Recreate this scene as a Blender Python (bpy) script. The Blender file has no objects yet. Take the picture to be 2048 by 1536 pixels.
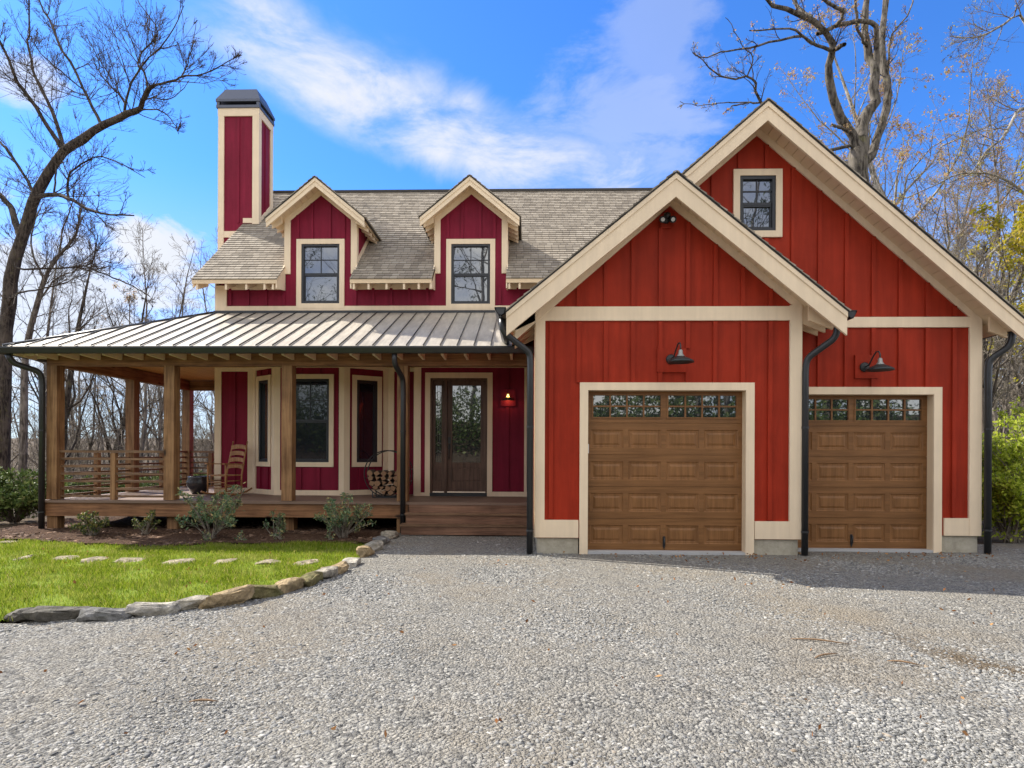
import bpy, bmesh, math, random
import numpy as np
from mathutils import Vector, Matrix

S = bpy.context.scene
COL = S.collection
rad = math.radians

# ------------------------------------------------------------------ camera
FPX, YAW, ROLL, Y0, EYE = 1230.0, rad(1.5), .004, 906.0, 1.52
fw = Vector((-math.sin(YAW), math.cos(YAW), 0)); rt = Vector((math.cos(YAW), math.sin(YAW), 0)); up = Vector((0, 0, 1))
rt2 = rt * math.cos(ROLL) + up * math.sin(ROLL); up2 = up * math.cos(ROLL) - rt * math.sin(ROLL)
cam = bpy.data.cameras.new('camera'); co = bpy.data.objects.new('camera', cam); COL.objects.link(co)
M = Matrix((rt2, up2, -fw)).transposed().to_4x4(); M.translation = (0, 0, EYE); co.matrix_world = M
cam.sensor_width = 36; cam.lens = FPX / 2048 * 36; cam.shift_y = (Y0 - 768) / 2048
cam.clip_start = .05; cam.clip_end = 5000
S.camera = co
def at(x, y, Y):
    """photo pixel -> point at depth Y"""
    d = fw + rt2 * ((x - 1024) / FPX) - up2 * ((y - Y0) / FPX)
    return Vector((0, 0, EYE)) + d * (Y / d.y)

# ------------------------------------------------------------------ light
SUN_EL, SUN_AZ = 41.0, -63.0            # azimuth from +Y, clockwise: left and behind the house
sd = Vector((math.sin(rad(SUN_AZ)) * math.cos(rad(SUN_EL)), math.cos(rad(SUN_AZ)) * math.cos(rad(SUN_EL)), math.sin(rad(SUN_EL))))
sl = bpy.data.lights.new('sun', 'SUN'); sl.energy = 4.2; sl.angle = rad(.5); sl.color = (1, .93, .82)
so = bpy.data.objects.new('sun', sl); COL.objects.link(so); so.rotation_euler = sd.to_track_quat('Z', 'Y').to_euler()
S.view_settings.view_transform = 'Standard'; S.view_settings.look = 'None'; S.view_settings.gamma = 1
S.view_settings.exposure = 1.16
S.cycles.max_bounces = 8; S.cycles.diffuse_bounces = 5; S.cycles.transparent_max_bounces = 8
S.cycles.use_denoising = True

class NT:
    def __init__(s, tree): s.t = tree; tree.nodes.clear()
    def n(s, typ, ins=None, **kw):
        nd = s.t.nodes.new(typ)
        for k, v in kw.items(): setattr(nd, k, v)
        for k, v in (ins or {}).items():
            sk = nd.inputs[k]
            if hasattr(v, 'is_output'): s.t.links.new(v, sk)
            else: sk.default_value = v
        return nd
    def m(s, op, a, b=0.0, c=0.0, clamp=False):
        return s.n('ShaderNodeMath', {0: a, 1: b, 2: c}, operation=op, use_clamp=clamp).outputs[0]
    def ss(s, x, a, b):
        return s.n('ShaderNodeMapRange', {'Value': x, 'From Min': a, 'From Max': b}, interpolation_type='SMOOTHSTEP').outputs[0]
    def mix(s, f, a, b, bt='MIX'):
        nd = s.n('ShaderNodeMix', data_type='RGBA', blend_type=bt)
        for i, v in ((0, f), (6, a), (7, b)):
            if hasattr(v, 'is_output'): s.t.links.new(v, nd.inputs[i])
            else: nd.inputs[i].default_value = v if i == 0 or len(v) == 4 else (*v, 1)
        return nd.outputs[2]
    def noise(s, vec, scale, detail=4, rough=.5, dist=0.):
        ins = {'Scale': scale, 'Detail': detail, 'Roughness': rough, 'Distortion': dist}
        if vec is not None: ins['Vector'] = vec
        return s.n('ShaderNodeTexNoise', ins).outputs['Fac']
    def ramp(s, fac, stops):
        nd = s.n('ShaderNodeValToRGB', {0: fac}); e = nd.color_ramp.elements
        while len(e) < len(stops): e.new(.5)
        for el, (p, c) in zip(e, stops): el.position = p; el.color = (*c, 1)
        return nd.outputs[0]
    def mapv(s, vec, sc):
        return s.n('ShaderNodeMapping', {'Vector': vec, 'Scale': sc}).outputs[0]

W = bpy.data.worlds.new('World'); S.world = W; W.use_nodes = True
w = NT(W.node_tree)
sky = w.n('ShaderNodeTexSky', sky_type='NISHITA', sun_disc=False)
sky.sun_elevation = rad(SUN_EL); sky.sun_rotation = rad(SUN_AZ); sky.air_density = 1.0; sky.dust_density = .3; sky.ozone_density = 2.5
gd = w.n('ShaderNodeTexCoord').outputs['Generated']
sx = w.n('ShaderNodeSeparateXYZ', {0: gd})
az = w.m('ARCTAN2', sx.outputs[0], sx.outputs[1]); el = w.m('ARCSINE', sx.outputs[2])
azd = w.m('MULTIPLY', az, 57.2958); eld = w.m('MULTIPLY', el, 57.2958)
n1 = w.noise(gd, 3.2, 7, .6, .6); n2 = w.noise(w.mapv(gd, (2, 2, 5)), 3.0, 8, .62, .3); n3 = w.noise(gd, 9, 6, .6)
wob = w.m('MULTIPLY', w.m('SUBTRACT', n1, .5), 9.0)
def streak(a0, e0, slope, half, az0, az1):
    c = w.m('ADD', w.m('MULTIPLY', w.m('SUBTRACT', azd, a0), slope), e0)
    d = w.m('ABSOLUTE', w.m('SUBTRACT', w.m('ADD', eld, wob), c))
    k = w.m('SUBTRACT', 1.0, w.ss(d, half * .25, half))
    k = w.m('MULTIPLY', k, w.m('MULTIPLY', w.ss(azd, az0 - 5, az0 + 4), w.m('SUBTRACT', 1.0, w.ss(azd, az1 - 6, az1 + 6))))
    return k
def puff(a0, e0, ra, re):
    da = w.m('DIVIDE', w.m('SUBTRACT', azd, a0), ra); de = w.m('DIVIDE', w.m('SUBTRACT', eld, e0), re)
    d = w.m('SQRT', w.m('ADD', w.m('MULTIPLY', da, da), w.m('MULTIPLY', de, de)))
    d = w.m('ADD', d, w.m('MULTIPLY', w.m('SUBTRACT', n2, .5), 2.6))
    return w.m('SUBTRACT', 1.0, w.ss(d, .35, 1.0))
cl = w.m('MULTIPLY', streak(-26, 32.5, -.25, 4.6, -27, 14), w.m('ADD', w.m('MULTIPLY', w.ss(n2, .30, .66), .85), .1))
cl2 = w.m('MULTIPLY', puff(8, 28, 11, 5), .34)
cl3 = w.m('MULTIPLY', puff(-31, 15.5, 5, 3.5), .95)
cl4 = w.m('MULTIPLY', puff(-42, 9, 22, 8), .9)
cl5 = w.m('MULTIPLY', puff(-40, 25, 3, 1.8), .7)
cl6 = w.m('MULTIPLY', puff(12, 33, 5, 7), .25)
hz = w.m('MULTIPLY', w.m('SUBTRACT', 1.0, w.ss(eld, 2, 24)), .75)
back = w.m('MULTIPLY', w.ss(w.m('ABSOLUTE', azd), 60, 110), w.m('ADD', w.m('MULTIPLY', w.ss(n1, .36, .58), .55), .4))  # added bright cloud cover behind the viewer, front fill for facade and porch
tot = cl
for c in (cl2, cl3, cl4, cl5, cl6, hz, back): tot = w.m('MAXIMUM', tot, c)
skyc = w.mix(1.0, sky.outputs[0], (.235, .51, .90), 'MULTIPLY')
cloud_fill_c = w.mix(back, w.mix(n3, (2.75, 2.85, 3.0), (3.3, 3.32, 3.38)), (7.6, 7.3, 6.8))  # the added fill cloud is brighter and warmer than the other clouds
c = w.mix(tot, skyc, cloud_fill_c)
bg = w.n('ShaderNodeBackground', {'Color': c, 'Strength': .135})
w.t.links.new(bg.outputs[0], w.n('ShaderNodeOutputWorld').inputs[0])

# ------------------------------------------------------------------ materials
def lin(r, g, b):
    f = lambda v: v / 12.92 if v <= .04045 else ((v + .055) / 1.055) ** 2.4
    return tuple(f(v / 255) for v in (r, g, b))
def mat(name, fn):
    m = bpy.data.materials.new(name); m.use_nodes = True
    t = NT(m.node_tree); sh = fn(t)
    t.t.links.new(sh, t.n('ShaderNodeOutputMaterial').inputs[0])
    return m
def obc(t): return t.n('ShaderNodeTexCoord').outputs['Object']
def pos(t): return t.n('ShaderNodeNewGeometry').outputs['Position']
def isl(t): return t.n('ShaderNodeNewGeometry').outputs['Random Per Island']
def bsdf(t, col, rough=.6, metal=0., spec=.5, normal=None, **kw):
    ins = {'Base Color': col if hasattr(col, 'is_output') else (*col, 1), 'Roughness': rough, 'Metallic': metal, 'Specular IOR Level': spec}
    if normal is not None: ins['Normal'] = normal
    ins.update(kw)
    return t.n('ShaderNodeBsdfPrincipled', ins).outputs[0]
def bump(t, h, dist=.01, s=.5): return t.n('ShaderNodeBump', {'Height': h, 'Distance': dist, 'Strength': s}).outputs[0]

def m_paint(base, var=.12, rough=.55, grain=True):
    def f(t):
        p = pos(t)
        a = t.noise(p, 1.3, 5, .6); b = t.noise(t.mapv(p, (60, 60, 3)), 1., 4, .6); d = t.noise(p, 120, 2)
        streak = t.noise(t.mapv(p, (9, 9, .7)), 1., 5, .65)
        k = t.m('ADD', t.m('MULTIPLY', a, var), t.m('MULTIPLY', streak, var * 1.1))
        dark = tuple(v * (1 - var) for v in base); lite = tuple(min(1, v * (1 + var)) for v in base)
        c = t.mix(t.ss(k, var * .7, var * 1.5), dark, lite)
        h = t.m('ADD', t.m('MULTIPLY', b, .6), t.m('MULTIPLY', d, .6))
        return bsdf(t, c, rough, normal=bump(t, h, .003, .55), spec=.12)
    return f
def m_wood(dark, lite, axis, rough=.6, freq=1.0, knots=True):
    def f(t):
        p = obc(t)
        sc = [22 * freq] * 3; sc['xyz'.index(axis)] = 1.1 * freq
        v = t.mapv(p, tuple(sc)); g = t.noise(v, 1., 6, .62, .4)
        sc2 = [90 * freq] * 3; sc2['xyz'.index(axis)] = 2.5 * freq
        fine = t.noise(t.mapv(p, tuple(sc2)), 1., 3)
        blot = t.noise(p, 2.1, 4, .6)
        k = t.m('ADD', t.m('MULTIPLY', g, .65), t.m('ADD', t.m('MULTIPLY', fine, .25), t.m('MULTIPLY', blot, .35)))
        c = t.mix(t.ss(k, .42, .82), dark, lite)
        if knots:
            sk = [2.6] * 3; sk['xyz'.index(axis)] = 1.1
            vo = t.n('ShaderNodeTexVoronoi', {'Vector': t.mapv(p, tuple(sk)), 'Scale': 1.0}).outputs['Distance']
            c = t.mix(t.m('SUBTRACT', 1.0, t.ss(vo, .03, .11)), c, tuple(x * .25 for x in dark))
        return bsdf(t, c, rough, normal=bump(t, t.m('ADD', g, fine), .004, .5), spec=.3)
    return f
def m_shingle(t):
    uv = t.n('ShaderNodeUVMap').outputs[0]
    s = t.n('ShaderNodeSeparateXYZ', {0: uv})
    row = t.m('FLOOR', s.outputs[1])
    off = t.n('ShaderNodeTexWhiteNoise', {'W': row}, noise_dimensions='1D').outputs['Value']
    u = t.m('ADD', t.m('DIVIDE', s.outputs[0], .165), t.m('MULTIPLY', off, 7.3))
    tab = t.m('FLOOR', u)
    rnd = t.n('ShaderNodeTexWhiteNoise', {'Vector': t.n('ShaderNodeCombineXYZ', {0: tab, 1: row}).outputs[0]}, noise_dimensions='2D').outputs['Value']
    fr = t.m('FRACT', u); edge = t.m('LESS_THAN', fr, .06)
    c = t.ramp(rnd, [(0, (.15, .125, .097)), (.3, (.235, .20, .157)), (.65, (.31, .268, .212)), (1, (.375, .33, .265))])
    big = t.noise(pos(t), .9, 4); c = t.mix(t.m('MULTIPLY', big, .35), c, (.17, .15, .125))
    gr = t.noise(pos(t), 260, 2, .7); c = t.mix(t.m('MULTIPLY', gr, .45), c, (.40, .355, .285))
    c = t.mix(t.m('MULTIPLY', edge, .6), c, (.04, .036, .032))
    h = t.m('ADD', t.m('MULTIPLY', rnd, .8), t.m('ADD', t.m('MULTIPLY', gr, .4), t.m('MULTIPLY', edge, -1.0)))
    return bsdf(t, c, .9, normal=bump(t, h, .006, .7), spec=.2)
def m_metalroof(t):
    p = pos(t); a = t.noise(p, .9, 6, .65); b = t.noise(t.mapv(p, (6, 1, 1)), 2.5, 5, .7)
    c = t.mix(t.ss(t.m('ADD', a, b), .75, 1.25), (.34, .305, .25), (.48, .435, .36))
    return bsdf(t, c, t.m('ADD', .40, t.m('MULTIPLY', b, .22)), .2, normal=bump(t, a, .03, .25))
def m_gravelground(t):
    p = pos(t)
    v1 = t.n('ShaderNodeTexVoronoi', {'Vector': p, 'Scale': 46.}); v2 = t.n('ShaderNodeTexVoronoi', {'Vector': p, 'Scale': 95.})
    r1 = t.n('ShaderNodeSeparateXYZ', {0: v1.outputs['Color']}).outputs[0]; r2 = t.n('ShaderNodeSeparateXYZ', {0: v2.outputs['Color']}).outputs[1]
    c = t.ramp(r1, [(0, (.08, .078, .072)), (.45, (.165, .16, .145)), (.8, (.26, .25, .225)), (1, (.36, .35, .31))])
    c2 = t.ramp(r2, [(0, (.10, .095, .083)), (.6, (.225, .212, .183)), (1, (.36, .34, .295))])
    sel = t.ss(t.noise(p, 7, 4, .6), .42, .58); c = t.mix(sel, c, c2)
    big = t.noise(p, .55, 5, .6); c = t.mix(t.m('MULTIPLY', t.ss(big, .45, .7), .55), c, (.22, .18, .125))
    # worn wheel track showing packed soil on the right
    s = t.n('ShaderNodeSeparateXYZ', {0: p})
    ln = t.m('ADD', s.outputs[1], t.m('MULTIPLY', s.outputs[0], 1.9))
    d = t.m('ABSOLUTE', t.m('ADD', t.m('SUBTRACT', ln, 10.46), t.m('MULTIPLY', t.m('SUBTRACT', t.noise(p, 2.6, 6, .65), .5), 1.9)))
    dirt = t.m('MULTIPLY', t.m('SUBTRACT', 1.0, t.ss(d, .05, .75)), t.m('MULTIPLY', t.ss(s.outputs[0], 2.75, 3.15), t.m('SUBTRACT', 1., t.ss(s.outputs[0], 4.2, 5.0))))
    c = t.mix(t.m('MULTIPLY', dirt, .9), c, (.12, .09, .056))
    h = t.m('ADD', t.m('MULTIPLY', v1.outputs['Distance'], -1.0), t.m('MULTIPLY', v2.outputs['Distance'], -.5))
    return bsdf(t, c, .95, normal=bump(t, h, .02, .9), spec=.15)
def m_stones(stops, rough=.9, sc=25):
    def f(t):
        k = isl(t); c = t.ramp(k, stops); n = t.noise(pos(t), sc, 5, .65)
        c = t.mix(t.m('MULTIPLY', n, .5), c, tuple(v * .55 for v in stops[len(stops) // 2][1]))
        return bsdf(t, c, rough, normal=bump(t, n, .01, .4), spec=.25)
    return f
def m_rock(base, moss=.25):
    def f(t):
        p = pos(t); n = t.noise(p, 9, 7, .68, .4); n2 = t.noise(p, 3.4, 5, .6)
        c = t.mix(t.ss(n, .3, .75), tuple(v * .5 for v in base), tuple(min(1, v * 1.35) for v in base))
        c = t.mix(t.m('MULTIPLY', t.ss(n2, .5, .7), moss), c, (.09, .10, .035))
        return bsdf(t, c, .92, normal=bump(t, t.m('ADD', n, t.m('MULTIPLY', t.n('ShaderNodeTexVoronoi', {'Vector': p, 'Scale': 11.}).outputs['Distance'], .8)), .05, .9), spec=.2)
    return f
def m_leaf(stops, trans=.35, rough=.5):
    def f(t):
        c = t.ramp(isl(t), stops)
        a = bsdf(t, c, max(rough, .55), spec=.12); b = t.n('ShaderNodeBsdfTranslucent', {'Color': c}).outputs[0]
        return t.n('ShaderNodeMixShader', {0: trans, 1: a, 2: b}).outputs[0]
    return f
def m_grass(stops):
    def f(t):
        p = pos(t); c = t.ramp(isl(t), stops); n = t.noise(p, 1.7, 5, .65); n2 = t.noise(p, 5.5, 4, .6)
        c = t.mix(t.m('MULTIPLY', t.ss(n, .48, .68), .55), c, (.36, .36, .10)); c = t.mix(t.m('MULTIPLY', t.ss(n2, .55, .72), .5), c, (.06, .13, .012))
        a = bsdf(t, c, .6, spec=.12); b = t.n('ShaderNodeBsdfTranslucent', {'Color': c}).outputs[0]
        return t.n('ShaderNodeMixShader', {0: .4, 1: a, 2: b}).outputs[0]
    return f
def m_bark(dark, lite, sc=1.0):
    def f(t):
        p = pos(t); n = t.noise(t.mapv(p, (16 * sc, 16 * sc, 2.6 * sc)), 1., 6, .68, .5); m = t.noise(p, 1.8, 5, .65); l = t.noise(p, 5.5, 4, .6)
        c = t.mix(t.ss(n, .38, .62), dark, lite)
        c = t.mix(t.m('MULTIPLY', t.ss(m, .48, .66), .5), c, tuple(min(1, v * 1.5) for v in lite))
        c = t.mix(t.m('MULTIPLY', t.ss(l, .56, .72), .45), c, (.16, .15, .06))
        return bsdf(t, c, .95, normal=bump(t, n, .05, .9), spec=.15)
    return f
def m_ground(stops, sc, bs=.03):
    def f(t):
        p = pos(t); n = t.noise(p, sc, 8, .72); m = t.noise(p, sc * .12, 4)
        c = t.ramp(t.m('ADD', t.m('MULTIPLY', n, .7), t.m('MULTIPLY', m, .3)), stops)
        return bsdf(t, c, .98, normal=bump(t, n, bs, .8), spec=.1)
    return f
def m_glass(refl, tint=(.012, .015, .02)):
    def f(t):
        p = pos(t); nrm = bump(t, t.noise(p, 1.6, 2), .02, .06)
        a = bsdf(t, tint, .12, spec=.3)
        g = t.n('ShaderNodeBsdfGlossy', {'Color': (.93, .97, 1, 1), 'Roughness': .015, 'Normal': nrm}).outputs[0]
        fr = t.n('ShaderNodeLayerWeight', {'Blend': .35}).outputs['Fresnel']
        k = t.m('ADD', refl, t.m('MULTIPLY', fr, .5), clamp=True)
        return t.n('ShaderNodeMixShader', {0: k, 1: a, 2: g}).outputs[0]
    return f
def m_plain(col, rough=.5, metal=0., var=.15):
    def f(t):
        n = t.noise(pos(t), 14, 5, .65); c = t.mix(n, tuple(v * (1 - var) for v in col), tuple(v * (1 + var) for v in col))
        return bsdf(t, c, t.m('ADD', rough - .08, t.m('MULTIPLY', n, .16)), metal, normal=bump(t, n, .003, .2))
    return f
def m_emit(col, s):
    def f(t): return t.n('ShaderNodeEmission', {'Color': (*col, 1), 'Strength': s}).outputs[0]
    return f
def m_concrete(t):
    p = pos(t); n = t.noise(p, 7, 7, .68); m = t.noise(p, 1.7, 4)
    c = t.ramp(t.m('ADD', t.m('MULTIPLY', n, .6), t.m('MULTIPLY', m, .4)), [(.3, (.22, .195, .145)), (.5, (.41, .375, .295)), (.7, (.54, .50, .41))])
    return bsdf(t, c, .95, normal=bump(t, n, .03, .7), spec=.15)
def m_ceiling(t):
    p = obc(t); s = t.n('ShaderNodeSeparateXYZ', {0: p})
    f = t.m('FRACT', t.m('DIVIDE', s.outputs[0], .09)); e = t.m('LESS_THAN', f, .09)
    b = t.n('ShaderNodeTexWhiteNoise', {'W': t.m('FLOOR', t.m('DIVIDE', s.outputs[0], .09))}, noise_dimensions='1D').outputs['Value']
    g = t.noise(t.mapv(p, (50, 2, 2)), 1., 5, .6)
    c = t.mix(t.m('ADD', t.m('MULTIPLY', g, .6), t.m('MULTIPLY', b, .4)), (.55, .27, .07), (.82, .50, .17))
    c = t.mix(e, c, (.18, .08, .02))
    return bsdf(t, c, .45)
def m_deck(t):
    p = obc(t); s = t.n('ShaderNodeSeparateXYZ', {0: p})
    q = t.m('DIVIDE', s.outputs[1], .142); e = t.m('LESS_THAN', t.m('FRACT', q), .05)
    b = t.n('ShaderNodeTexWhiteNoise', {'W': t.m('FLOOR', q)}, noise_dimensions='1D').outputs['Value']
    g = t.noise(t.mapv(p, (2, 40, 2)), 1., 5, .6)
    c = t.mix(t.m('ADD', t.m('MULTIPLY', g, .6), t.m('MULTIPLY', b, .4)), (.11, .066, .045), (.27, .18, .125))
    c = t.mix(e, c, (.01, .008, .006))
    return bsdf(t, c, .55, normal=bump(t, g, .003, .4))
def m_mulch(t):
    p = pos(t); n = t.noise(t.mapv(p, (1, 2, 1)), 38, 6, .75); v = t.n('ShaderNodeTexVoronoi', {'Vector': t.mapv(p, (1, 2.2, 1)), 'Scale': 30.}).outputs['Color']
    r = t.n('ShaderNodeSeparateXYZ', {0: v}).outputs[0]
    c = t.ramp(t.m('ADD', t.m('MULTIPLY', n, .5), t.m('MULTIPLY', r, .5)), [(.2, (.025, .014, .009)), (.55, (.075, .042, .026)), (.8, (.16, .10, .065))])
    return bsdf(t, c, .98, normal=bump(t, n, .03, .9), spec=.1)

RED = (.315, .0285, .0115); RED_COOL_LIGHT = (.20, .0125, .034)  # house body siding: burgundy cast of cool light worked into the paint colour
MT = {k: mat(k, f) for k, f in {
    'red_siding': m_paint(RED, .22), 'siding_cool_light': m_paint(RED_COOL_LIGHT, .2), 'cream_trim': m_paint((.80, .65, .465), .075, .5),
    'soffit': m_paint((.72, .56, .37), .05, .55), 'shingle': m_shingle, 'metal_roof': m_metalroof,
    'roof_edge': m_plain((.05, .045, .04), .85), 'bronze': m_plain((.035, .037, .04), .38, .35), 'cap_metal': m_plain((.085, .095, .125), .42, .4),
    'beam_x': m_wood((.10, .042, .017), (.33, .165, .075), 'x'), 'beam_y': m_wood((.10, .042, .017), (.33, .165, .075), 'y'),
    'post_z': m_wood((.12, .056, .022), (.36, .20, .09), 'z'), 'rail_x': m_wood((.09, .05, .028), (.27, .16, .09), 'x', .65, 1, False),
    'step_x': m_wood((.10, .05, .03), (.30, .165, .10), 'x', .6),
    'door_x': m_wood((.15, .067, .022), (.25, .117, .042), 'x', .45, .9, False), 'door_z': m_wood((.16, .071, .023), (.275, .129, .046), 'z', .45, .9, False),
    'entry_z': m_wood((.055, .031, .021), (.15, .085, .058), 'z', .45, 1, False),
    'chair_z': m_wood((.24, .11, .04), (.46, .24, .10), 'z', .5, 1, False), 'ceiling': m_ceiling, 'deck': m_deck,
    'sash': m_plain((.013, .016, .022), .4), 'glass': m_glass(.17), 'glass_low': m_glass(.02, (.008, .011, .02)), 'glass_mid': m_glass(.15), 'concrete': m_concrete, 'slab': m_plain((.42, .42, .42), .8),
    'lamp_metal': m_plain((.035, .042, .045), .42, .5), 'lamp_socket': m_plain((.30, .30, .28), .5, .6), 'black': m_plain((.012, .012, .013), .45),
    'bulb': m_emit((1, .60, .14), 2.2), 'white_plastic': m_plain((.6, .6, .58), .4), 'white_tag': m_plain((.75, .73, .68), .5),
    'gravel': m_gravelground, 'stones': m_stones([(0, (.095, .098, .097)), (.2, (.165, .166, .16)), (.55, (.26, .257, .24)), (.85, (.345, .338, .312)), (.97, (.45, .435, .395)), (1, (.25, .18, .11))]),
    'lawn_soil': m_ground([(.3, (.09, .13, .015)), (.55, (.17, .23, .025)), (.75, (.22, .23, .05))], 14),
    'grass': m_grass([(0, (.09, .15, .012)), (.35, (.19, .27, .018)), (.75, (.29, .35, .03)), (.92, (.40, .40, .08)), (1, (.45, .34, .17))]),
    'mulch': m_mulch, 'chips': m_stones([(0, (.03, .017, .011)), (.5, (.09, .052, .033)), (.85, (.17, .105, .068)), (1, (.30, .20, .14))]),
    'forest_floor': m_ground([(.3, (.045, .034, .022)), (.5, (.095, .07, .046)), (.7, (.15, .115, .08))], 3.2, .08),
    'bark_dark': m_bark((.022, .018, .016), (.10, .082, .066)), 'bark_oak': m_bark((.030, .025, .021), (.165, .145, .12), .8),
    'bark_pale': m_bark((.11, .098, .08), (.36, .33, .28)), 'bark_grey': m_bark((.06, .052, .045), (.23, .20, .17)), 'twig': m_bark((.045, .033, .026), (.14, .11, .085), 2),
    'twig_pale': m_bark((.13, .11, .09), (.33, .29, .235), 2),
    'leaf_laurel': m_leaf([(0, (.04, .07, .018)), (.5, (.09, .135, .035)), (.85, (.16, .21, .06)), (1, (.30, .32, .13))], .2, .35),
    'leaf_pieris': m_leaf([(0, (.06, .12, .065)), (.5, (.16, .25, .13)), (.85, (.32, .34, .15)), (1, (.46, .30, .13))], .2, .4),
    'leaf_young': m_leaf([(0, (.03, .055, .02)), (.5, (.08, .11, .04)), (.85, (.22, .22, .05)), (1, (.30, .20, .09))], .25, .4),
    'leaf_lime': m_leaf([(0, (.17, .23, .02)), (.5, (.38, .47, .04)), (1, (.58, .62, .10))], .45),
    'leaf_yellow': m_leaf([(0, (.26, .25, .02)), (.6, (.46, .40, .03)), (1, (.55, .40, .08))], .5),
    'leaf_bud': m_leaf([(0, (.34, .18, .10)), (.5, (.46, .30, .16)), (1, (.42, .38, .16))], .5),
    'leaf_dead': m_leaf([(0, (.12, .05, .02)), (.6, (.30, .13, .045)), (1, (.42, .24, .10))], .2, .7),
    'pine': m_leaf([(0, (.015, .03, .012)), (.6, (.04, .07, .022)), (1, (.10, .13, .04))], .25),
    'log_bark': m_stones([(0, (.06, .045, .032)), (1, (.17, .135, .10))], .95, 40), 'log_end': m_stones([(0, (.12, .065, .035)), (.5, (.27, .155, .085)), (1, (.42, .27, .16))], .85, 60),
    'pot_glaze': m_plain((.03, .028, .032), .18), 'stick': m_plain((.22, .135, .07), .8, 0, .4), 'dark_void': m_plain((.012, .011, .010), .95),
    'rock_dark': m_rock((.13, .12, .10), .4), 'rock_slate': m_rock((.20, .195, .185), .15), 'rock_pale': m_rock((.40, .37, .31), .08),
    'rock_tan': m_rock((.36, .27, .155), .2), 'rock_olive': m_rock((.19, .16, .075), .45), 'rock_grey': m_rock((.34, .31, .25), .2), 'rock_flag': m_rock((.34, .29, .20), .2),
}.items()}

# ------------------------------------------------------------------ mesh helpers
class MB:
    def __init__(s): s.V = []; s.F = []; s.U = {}; s.SM = set()
    def face(s, pts, uv=None, smooth=False):
        b = len(s.V); s.V += [tuple(p) for p in pts]; s.F.append(tuple(range(b, b + len(pts))))
        if uv: s.U[len(s.F) - 1] = uv
        return s
    def hexa(s, c):          # 8 corners: bottom ring then top ring
        b = len(s.V); s.V += [tuple(p) for p in c]
        for f in ((0, 3, 2, 1), (4, 5, 6, 7), (0, 1, 5, 4), (1, 2, 6, 5), (2, 3, 7, 6), (3, 0, 4, 7)): s.F.append(tuple(b + i for i in f))
        return s
    def box(s, x0, x1, y0, y1, z0, z1):
        return s.hexa([(x0, y0, z0), (x1, y0, z0), (x1, y1, z0), (x0, y1, z0), (x0, y0, z1), (x1, y0, z1), (x1, y1, z1), (x0, y1, z1)])
    def prism(s, poly, vec):
        n = len(poly); b = len(s.V); v = Vector(vec)
        s.V += [tuple(p) for p in poly] + [tuple(Vector(p) + v) for p in poly]
        s.F.append(tuple(b + i for i in reversed(range(n)))); s.F.append(tuple(b + n + i for i in range(n)))
        for i in range(n): j = (i + 1) % n; s.F.append((b + i, b + j, b + n + j, b + n + i))
        return s
    def bar(s, a, b, w, h, upv=(0, 0, 1)):
        a = Vector(a); b = Vector(b); d = (b - a).normalized(); u = Vector(upv); sdv = d.cross(u).normalized(); u = sdv.cross(d)
        c = [(-1, -1), (1, -1), (1, 1), (-1, 1)]
        return s.hexa([a + sdv * (i * w / 2) + u * (j * h / 2) for i, j in c] + [b + sdv * (i * w / 2) + u * (j * h / 2) for i, j in c])
    def tube(s, pts, r, n=8, caps=True):
        pts = [Vector(p) for p in pts]; rs = r if isinstance(r, (list, tuple)) else [r] * len(pts)
        b = len(s.V); ref = None
        for i, p in enumerate(pts):
            d = (pts[min(i + 1, len(pts) - 1)] - pts[max(i - 1, 0)]).normalized()
            if ref is None: ref = d.orthogonal().normalized()
            ref = (ref - d * ref.dot(d)).normalized(); o = d.cross(ref)
            s.V += [tuple(p + (ref * math.cos(2 * math.pi * k / n) + o * math.sin(2 * math.pi * k / n)) * rs[i]) for k in range(n)]
        for i in range(len(pts) - 1):
            for k in range(n):
                l = (k + 1) % n; s.SM.add(len(s.F)); s.F.append((b + i * n + k, b + i * n + l, b + (i + 1) * n + l, b + (i + 1) * n + k))
        if caps:
            s.F.append(tuple(b + k for k in reversed(range(n)))); s.F.append(tuple(b + (len(pts) - 1) * n + k for k in range(n)))
        return s
    def lathe(s, prof, c=(0, 0, 0), n=20, mtx=None):
        c = Vector(c); b = len(s.V)
        for r, z in prof:
            for k in range(n):
                v = Vector((r * math.cos(2 * math.pi * k / n), r * math.sin(2 * math.pi * k / n), z))
                s.V.append(tuple((mtx @ v if mtx else v) + c))
        for i in range(len(prof) - 1):
            for k in range(n):
                l = (k + 1) % n; s.SM.add(len(s.F)); s.F.append((b + i * n + k, b + i * n + l, b + (i + 1) * n + l, b + (i + 1) * n + k))
        return s
    def build(s, name, m, parent=None, fix=True):
        me = bpy.data.meshes.new(name); off = Vector(parent_loc(parent))
        me.from_pydata([tuple(Vector(v) - off) for v in s.V], [], s.F)
        if s.U:
            uvl = me.uv_layers.new(name='UVMap')
            for pi, uv in s.U.items():
                for li, q in zip(me.polygons[pi].loop_indices, uv): uvl.data[li].uv = q
        elif fix:
            bm = bmesh.new(); bm.from_mesh(me)
            if not s.SM: pass
            bmesh.ops.recalc_face_normals(bm, faces=bm.faces); bm.to_mesh(me); bm.free()
        for i in s.SM: me.polygons[i].use_smooth = True
        me.materials.append(MT[m]); me.update()
        o = bpy.data.objects.new(name, me); COL.objects.link(o)
        if parent: o.parent = parent
        return o
def parent_loc(p):
    l = Vector((0, 0, 0))
    while p is not None: l = l + p.location; p = p.parent
    return l
def tag(o, label=None, cat=None, group=None, kind=None):
    if label: o['label'] = label
    if cat: o['category'] = cat
    if group: o['group'] = group
    if kind: o['kind'] = kind
    return o
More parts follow.
